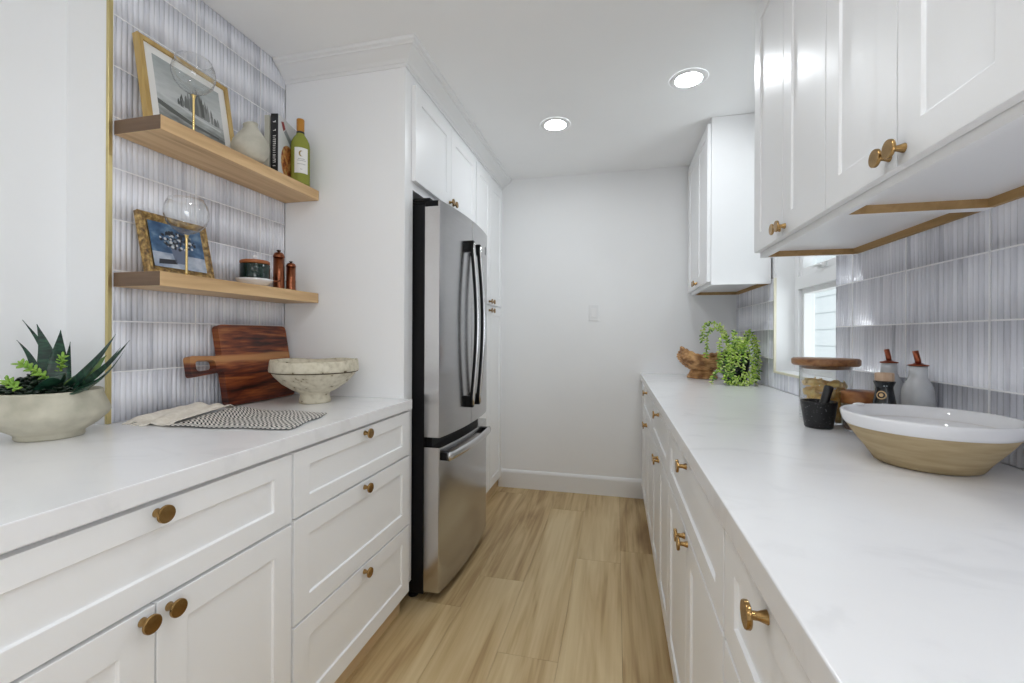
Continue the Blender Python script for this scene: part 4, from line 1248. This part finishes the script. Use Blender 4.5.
for (x, y, z) in spots:
    if first: o = po; first = False
    else:
        o = po.copy(); COL.objects.link(o)
    o.location = (x, y, z)
    o.rotation_euler = (random.uniform(0, 6.28), random.uniform(0, 6.28), random.uniform(0, 6.28))
    s = random.uniform(0.95, 1.1); o.scale = (s, s, s)
    tag(o, 'curled yellow pasta piece in the tall glass canister', 'pasta', 'pasta in the glass canister')

# granite mortar and pestle
mx_, my_ = 0.592, 1.497
granite = noise_mat('black_granite', [(0.55, (0.006, 0.006, 0.007)), (0.64, (0.012, 0.012, 0.013)), (0.72, (0.14, 0.14, 0.15))], nscale=190, detail=2, rough=0.4)
t = thing('mortar', (mx_, my_, 0.915), 'black speckled granite mortar in front of the glass canister', 'mortar')
MB().lathe([(0, 0.0006), (0.034, 0.0006), (0.0365, 0.004), (0.038, 0.014), (0.0405, 0.030), (0.0465, 0.072), (0.0475, 0.078), (0.0455, 0.080), (0.041, 0.077), (0.033, 0.038), (0.018, 0.020), (0, 0.016)], (mx_, my_, 0.915), 48).build('mortar_bowl', granite, t)
d = Vector((0.30, 0.12, 0.95)).normalized(); p0 = Vector((mx_ + 0.002, my_ - 0.006, 0.950))
pts = [p0 + d*s for s in (0.0, 0.006, 0.02, 0.05, 0.075, 0.090, 0.094)]
tag(MB().tube(pts, [0.008, 0.0135, 0.0145, 0.012, 0.0115, 0.0125, 0.010], 20).build('pestle', pr('pestle_black', (0.012, 0.012, 0.014), 0.3)), 'black stone pestle standing in the granite mortar', 'pestle')

# low canister with thick two-tone acacia lid
lx, ly = 0.692, 1.462
t = thing('glass_canister', (lx, ly, 0.915), 'low glass canister with thick dark wooden lid, behind the white bowl', 'canister')
MB().lathe([(0, 0.0006), (0.048, 0.0006), (0.052, 0.005), (0.052, 0.080), (0.049, 0.080), (0.049, 0.006), (0, 0.005)], (lx, ly, 0.915), 44).build('glass_body', M['glass'], t)
m = MB().lathe([(0, 0.0805), (0.050, 0.0805), (0.053, 0.083), (0.053, 0.112), (0.051, 0.116), (0, 0.1165)], (lx, ly, 0.915), 44)
lid2 = wood('acacia_two_tone', (0.050, 0.012, 0.004), (0.22, 0.075, 0.022), (0.42, 0.19, 0.06), 'Y', s=26, rough=0.4, stretch=5)
m.build('lid', lid2, t)
MB().lathe([(0, 0.0062), (0.0485, 0.0062), (0.0485, 0.052), (0.03, 0.056), (0, 0.054)], (lx, ly, 0.915), 32).build('contents', noise_mat('ground_spice', [(0.3, (0.05, 0.012, 0.004)), (0.7, (0.20, 0.085, 0.02))], nscale=120, rough=0.9, bump=0.5), t)

# oil bottles with copper pourers
glaze = noise_mat('pale_grey_glaze', [(0.3, (0.48, 0.50, 0.52)), (0.6, (0.56, 0.57, 0.59)), (0.8, (0.60, 0.61, 0.63))], nscale=30, detail=5, rough=0.22)
def oil_bottle(x, y, label, rot):
    t = thing('oil_bottle', (x, y, 0.915), label, 'bottle', 'grey ceramic oil bottles')
    MB().lathe([(0, 0.0006), (0.030, 0.0006), (0.0335, 0.004), (0.034, 0.012), (0.034, 0.122), (0.0330, 0.134), (0.029, 0.147), (0.0225, 0.158), (0.0195, 0.166), (0.0190, 0.174), (0.0185, 0.196), (0.0170, 0.1965), (0, 0.1965)], (x, y, 0.915), 44).build('bottle_body', glaze, t)
    m = MB().lathe([(0, 0.1968), (0.0215, 0.1968), (0.0215, 0.1995), (0.012, 0.2015), (0.009, 0.204), (0, 0.204)], (x, y, 0.915), 28)
    c, s = math.cos(rot), math.sin(rot)
    m.tube([(x, y, 0.915+0.202), (x + 0.001*c, y + 0.001*s, 0.915+0.212), (x + 0.006*c, y + 0.006*s, 0.915+0.236)], 0.0066, 14)
    m.build('pourer', pr('copper_pourer', (0.30, 0.085, 0.045), 0.28, 1.0), t, bevel=0.0)
oil_bottle(0.770, 1.366, 'pale grey oil bottle nearest the serving bowl, copper pourer', 2.6)
oil_bottle(0.776, 1.505, 'pale grey oil bottle standing behind the black bottle', 2.2)
# dark bottle with wooden cap and gold emblem
vx, vy = 0.640, 1.322
vx, vy = 0.672, 1.322
t = thing('sauce_bottle', (vx, vy, 0.915), 'slim black bottle with wooden cap and round gold emblem', 'bottle')
DB = [(0, 0.0006), (0.026, 0.0006), (0.0275, 0.004), (0.0275, 0.060), (0.0262, 0.085), (0.0225, 0.112), (0.0195, 0.130), (0.0180, 0.141), (0.0185, 0.146), (0.0225, 0.156), (0.0225, 0.1585), (0, 0.1588)]
MB().lathe(DB, (vx, vy, 0.915), 40).build('bottle_body', pr('black_bottle', (0.006, 0.008, 0.010), 0.12), t)
MB().lathe([(0, 0.159), (0.0195, 0.159), (0.0200, 0.161), (0.0200, 0.178), (0.0185, 0.180), (0, 0.180)], (vx, vy, 0.915), 32).build('cap', wood('pale_cap', (0.38, 0.24, 0.15), (0.50, 0.34, 0.23), (0.58, 0.42, 0.30), 'Z', s=30, rough=0.6), t)
ea = math.atan2(-vy, -vx) - 0.30
def emb(r0, r1, zc, n=24):
    m = MB(); vs = []; fs = []
    for k in range(n):
        a = 2*PI*k/n
        for r in (r0, r1):
            sx_ = r*math.cos(a); zz = zc + r*math.sin(a)
            rr = 0.0188 + max(0.0, 0.1400 - zz)*0.160
            an = ea + sx_/0.0205
            vs.append((vx + rr*math.cos(an), vy + rr*math.sin(an), 0.915 + zz))
    for k in range(n):
        j = (k+1) % n; fs.append((2*k, 2*j, 2*j+1, 2*k+1))
    m.add(vs, fs); return m
m = emb(0.0080, 0.0108, 0.124)
m2 = emb(0.0005, 0.0045, 0.124); m.add(m2.v, m2.f)
m.build('emblem', pr('emblem_gold', (0.55, 0.38, 0.20), 0.45, 0.2), t, recalc=False)
m = MB(); random.seed(4)
for (h, n) in ((0.146, 2), (0.100, 3), (0.089, 2), (0.078, 3)):
    for k in range(n):
        s0 = (k - n/2)*0.005 + 0.004; w = 0.0028
        vs = []
        for (s_, hh) in ((s0, h), (s0+w, h), (s0+w, h+0.004), (s0, h+0.004)):
            rr = 0.0195 if hh > 0.14 else 0.0190 + max(0.0, 0.1400 - hh)*0.145
            an = ea + 0.25 + s_/rr; vs.append((vx + rr*math.cos(an), vy + rr*math.sin(an), 0.915 + hh))
        m.add(vs, [(0, 1, 2, 3)])
m.build('label_lettering', pr('lettering_pale', (0.40, 0.44, 0.46), 0.5), t, recalc=False)

# ------------------------------------------------------------------ wicker basket and trailing plant in the far corner
kx, ky = 0.545, 3.075
t = thing('wicker_basket', (kx, ky, 0.915), 'brown wicker footed basket against the back wall', 'basket')
wick = noise_mat('wicker', [(0.35, (0.25, 0.11, 0.036)), (0.5, (0.48, 0.25, 0.095)), (0.66, (0.66, 0.39, 0.17))], scale=(1, 1, 1), nscale=22, detail=1, rough=0.45, bump=0.0)
def boat(a): return 0.055*max(0, -math.cos(a))**1.5 + 0.02*max(0, math.cos(a))
m = MB()
NR, NS = 9, 26
def basket_mid(a, q):
    r = 0.060 + 0.094*math.sin(min(1.0, q*1.35)*PI/2)**0.85 - 0.030*(max(0, q - 0.6)/0.4)**1.6
    return r, 0.050 + 0.092*q + boat(a)*q**1.15
def bf(u, v):
    a, q = 2*PI*u, v
    r, z = basket_mid(a, q)
    k = min(NR - 1, int(q*NR)); f = q*NR - k
    row = abs(math.sin(PI*f))**0.6
    w = 0.0070*row*(0.55 + 0.45*math.sin(NS*a + (PI if k % 2 else 0)))
    r += w - 0.004
    return (kx + r*1.03*math.cos(a), ky + r*0.82*math.sin(a), 0.915 + z)
m.grid(bf, 312, 90)
m.tube([(kx + 1.03*(basket_mid(a_, 1)[0] + 0.003*math.sin(20*a_))*math.cos(a_), ky + 0.82*(basket_mid(a_, 1)[0] + 0.003*math.sin(20*a_))*math.sin(a_), 0.915 + basket_mid(a_, 1)[1] + 0.003*math.cos(20*a_)) for a_ in [2*PI*q_/120 for q_ in range(121)]], 0.0085, 10, caps=False)
m.build('woven_bowl', wick, t)
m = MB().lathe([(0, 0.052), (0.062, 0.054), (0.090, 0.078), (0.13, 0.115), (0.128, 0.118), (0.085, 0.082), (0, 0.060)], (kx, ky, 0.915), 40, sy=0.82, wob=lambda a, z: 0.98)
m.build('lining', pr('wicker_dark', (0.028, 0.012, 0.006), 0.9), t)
m = MB()
for k in range(5):
    r = 0.062 + 0.014*abs(k-4)/2.0*0.9; pts = [(kx + (r + 0.002*math.sin(a_*12 + k*PI))*math.cos(a_), ky + 0.85*(r + 0.002*math.sin(a_*12 + k*PI))*math.sin(a_), 0.915 + 0.0085 + k*0.0115) for a_ in [2*PI*i/48 for i in range(49)]]
    m.tube(pts, 0.0075, 8, caps=False)
m.build('foot_ring', wick, t)

qx, qy = 0.672, 2.780
t = thing('trailing_plant', (qx, qy, 0.915), 'trailing light green succulent spilling from a dark pot, in the far corner', 'potted plant')
MB().lathe([(0, 0.0006), (0.050, 0.0006), (0.056, 0.004), (0.068, 0.060), (0.075, 0.130), (0.078, 0.185), (0.074, 0.186), (0.070, 0.165), (0, 0.16)], (qx, qy, 0.915), 44).build('pot', pr('navy_glaze', (0.008, 0.009, 0.018), 0.15), t)
MB().lathe([(0.0705, 0.1655), (0.03, 0.174), (0, 0.176)], (qx, qy, 0.915), 32).build('soil', pr('plant_soil', (0.02, 0.016, 0.010), 0.9), t)
green = [noise_mat('trail_leaf_a', [(0.3, (0.27, 0.45, 0.04)), (0.7, (0.50, 0.68, 0.11))], nscale=60, rough=0.45),
         noise_mat('trail_leaf_b', [(0.3, (0.46, 0.62, 0.12)), (0.7, (0.76, 0.84, 0.36))], nscale=60, rough=0.45),
         noise_mat('trail_leaf_c', [(0.3, (0.06, 0.15, 0.02)), (0.7, (0.18, 0.34, 0.05))], nscale=60, rough=0.45)]
random.seed(77)
def bez(P, n):
    P = [Vector(p) for p in P]; out = []
    # Catmull-Rom through the points
    Q = [P[0]*2 - P[1]] + P + [P[-1]*2 - P[-2]]
    for i in range(1, len(Q)-2):
        for k in range(n):
            u = k/n
            a, b, c, d = Q[i-1], Q[i], Q[i+1], Q[i+2]
            out.append(0.5*((2*b) + (c-a)*u + (2*a-5*b+4*c-d)*u*u + (3*b-a-3*c+d)*u**3))
    out.append(P[-1]); return out
def strand(P, dens=0.0064, ls=0.0118, mats=None, start=0.0):
    pts = bez(P, 10); m = MB()
    m.tube(pts, 0.0018, 6, 2)
    acc = 0; i = 0
    for a, b in zip(pts[:-1], pts[1:]):
        seg = (b-a).length; d = (b-a).normalized() if seg > 1e-6 else Vector((0, 0, -1))
        while acc < seg:
            c = a + d*acc; acc += dens; i += 1
            ang = i*2.4 + random.uniform(-.4, .4)
            s = d.cross(Vector((0.3, 0.2, 1))).normalized(); u = s.cross(d)
            o = (s*math.cos(ang) + u*math.sin(ang) + d*0.35).normalized()
            k = random.uniform(0.75, 1.15)*ls
            m.blob(c + o*k*0.75, (k, k*0.48, k*0.42), random.choice([0, 0, 1, 1, 2]), 6, 4, o.to_track_quat('X', 'Z').to_matrix())
        acc -= seg
    for p in range(len(m.v)):
        v = m.v[p]
        if v.z < 0.9165: v.z = 0.9165
        if v.x > XR - 0.006: v.x = XR - 0.006
    m.build('strand', green, t)
z0 = 1.100
S = [
 [(qx-0.02, qy, z0), (0.600, 2.80, 1.240), (0.540, 2.83, 1.268), (0.512, 2.85, 1.235), (0.505, 2.86, 1.150)],
 [(qx-0.03, qy, z0), (0.600, 2.78, 1.215), (0.560, 2.80, 1.235), (0.530, 2.82, 1.200), (0.525, 2.82, 1.120), (0.520, 2.82, 1.06)],
 [(qx-0.04, qy-0.02, z0), (0.610, 2.74, 1.185), (0.580, 2.72, 1.170), (0.573, 2.72, 1.080), (0.572, 2.72, 0.985)],
 [(qx-0.04, qy-0.03, z0), (0.620, 2.71, 1.140), (0.605, 2.68, 1.070), (0.590, 2.66, 0.985), (0.597, 2.65, 0.930), (0.640, 2.64, 0.920)],
 [(qx-0.01, qy-0.05, z0), (0.650, 2.69, 1.145), (0.640, 2.66, 1.080), (0.630, 2.65, 1.000), (0.640, 2.64, 0.940), (0.680, 2.635, 0.921)],
 [(qx, qy-0.05, z0), (0.672, 2.69, 1.180), (0.665, 2.66, 1.110), (0.655, 2.65, 1.020)],
 [(qx+0.01, qy-0.05, z0), (0.690, 2.69, 1.150), (0.690, 2.665, 1.070), (0.680, 2.655, 0.990), (0.690, 2.65, 0.940)],
 [(qx-0.01, qy-0.03, z0), (0.650, 2.72, 1.215), (0.640, 2.68, 1.165), (0.620, 2.665, 1.080), (0.608, 2.655, 1.000)],
 [(qx+0.03, qy-0.03, z0), (0.720, 2.73, 1.180), (0.745, 2.71, 1.130), (0.755, 2.695, 1.030), (0.745, 2.68, 0.960), (0.700, 2.66, 0.922)],
 [(qx+0.03, qy-0.01, z0), (0.730, 2.77, 1.215), (0.770, 2.76, 1.180), (0.785, 2.745, 1.080), (0.780, 2.73, 0.985), (0.760, 2.72, 0.925)],
 [(qx+0.04, qy, z0), (0.745, 2.79, 1.195), (0.785, 2.79, 1.140), (0.795, 2.785, 1.060)],
 [(qx+0.02, qy-0.04, z0), (0.705, 2.70, 1.160), (0.722, 2.675, 1.090), (0.730, 2.66, 1.000), (0.722, 2.655, 0.945), (0.690, 2.645, 0.922)],
 [(0.600, 2.66, 0.985), (0.640, 2.655, 0.960), (0.690, 2.65, 0.965), (0.740, 2.67, 1.000), (0.760, 2.69, 1.03)],
 [(0.610, 2.65, 0.945), (0.650, 2.64, 0.930), (0.700, 2.64, 0.932), (0.745, 2.66, 0.960)],
 [(qx-0.05, qy-0.02, z0), (0.600, 2.73, 1.095), (0.572, 2.70, 1.000), (0.545, 2.69, 0.985), (0.532, 2.69, 0.945), (0.525, 2.69, 0.921)],
 [(qx-0.02, qy-0.04, z0), (0.640, 2.70, 1.130), (0.622, 2.675, 1.040), (0.612, 2.66, 0.960)],
]
for s in S: strand(s)
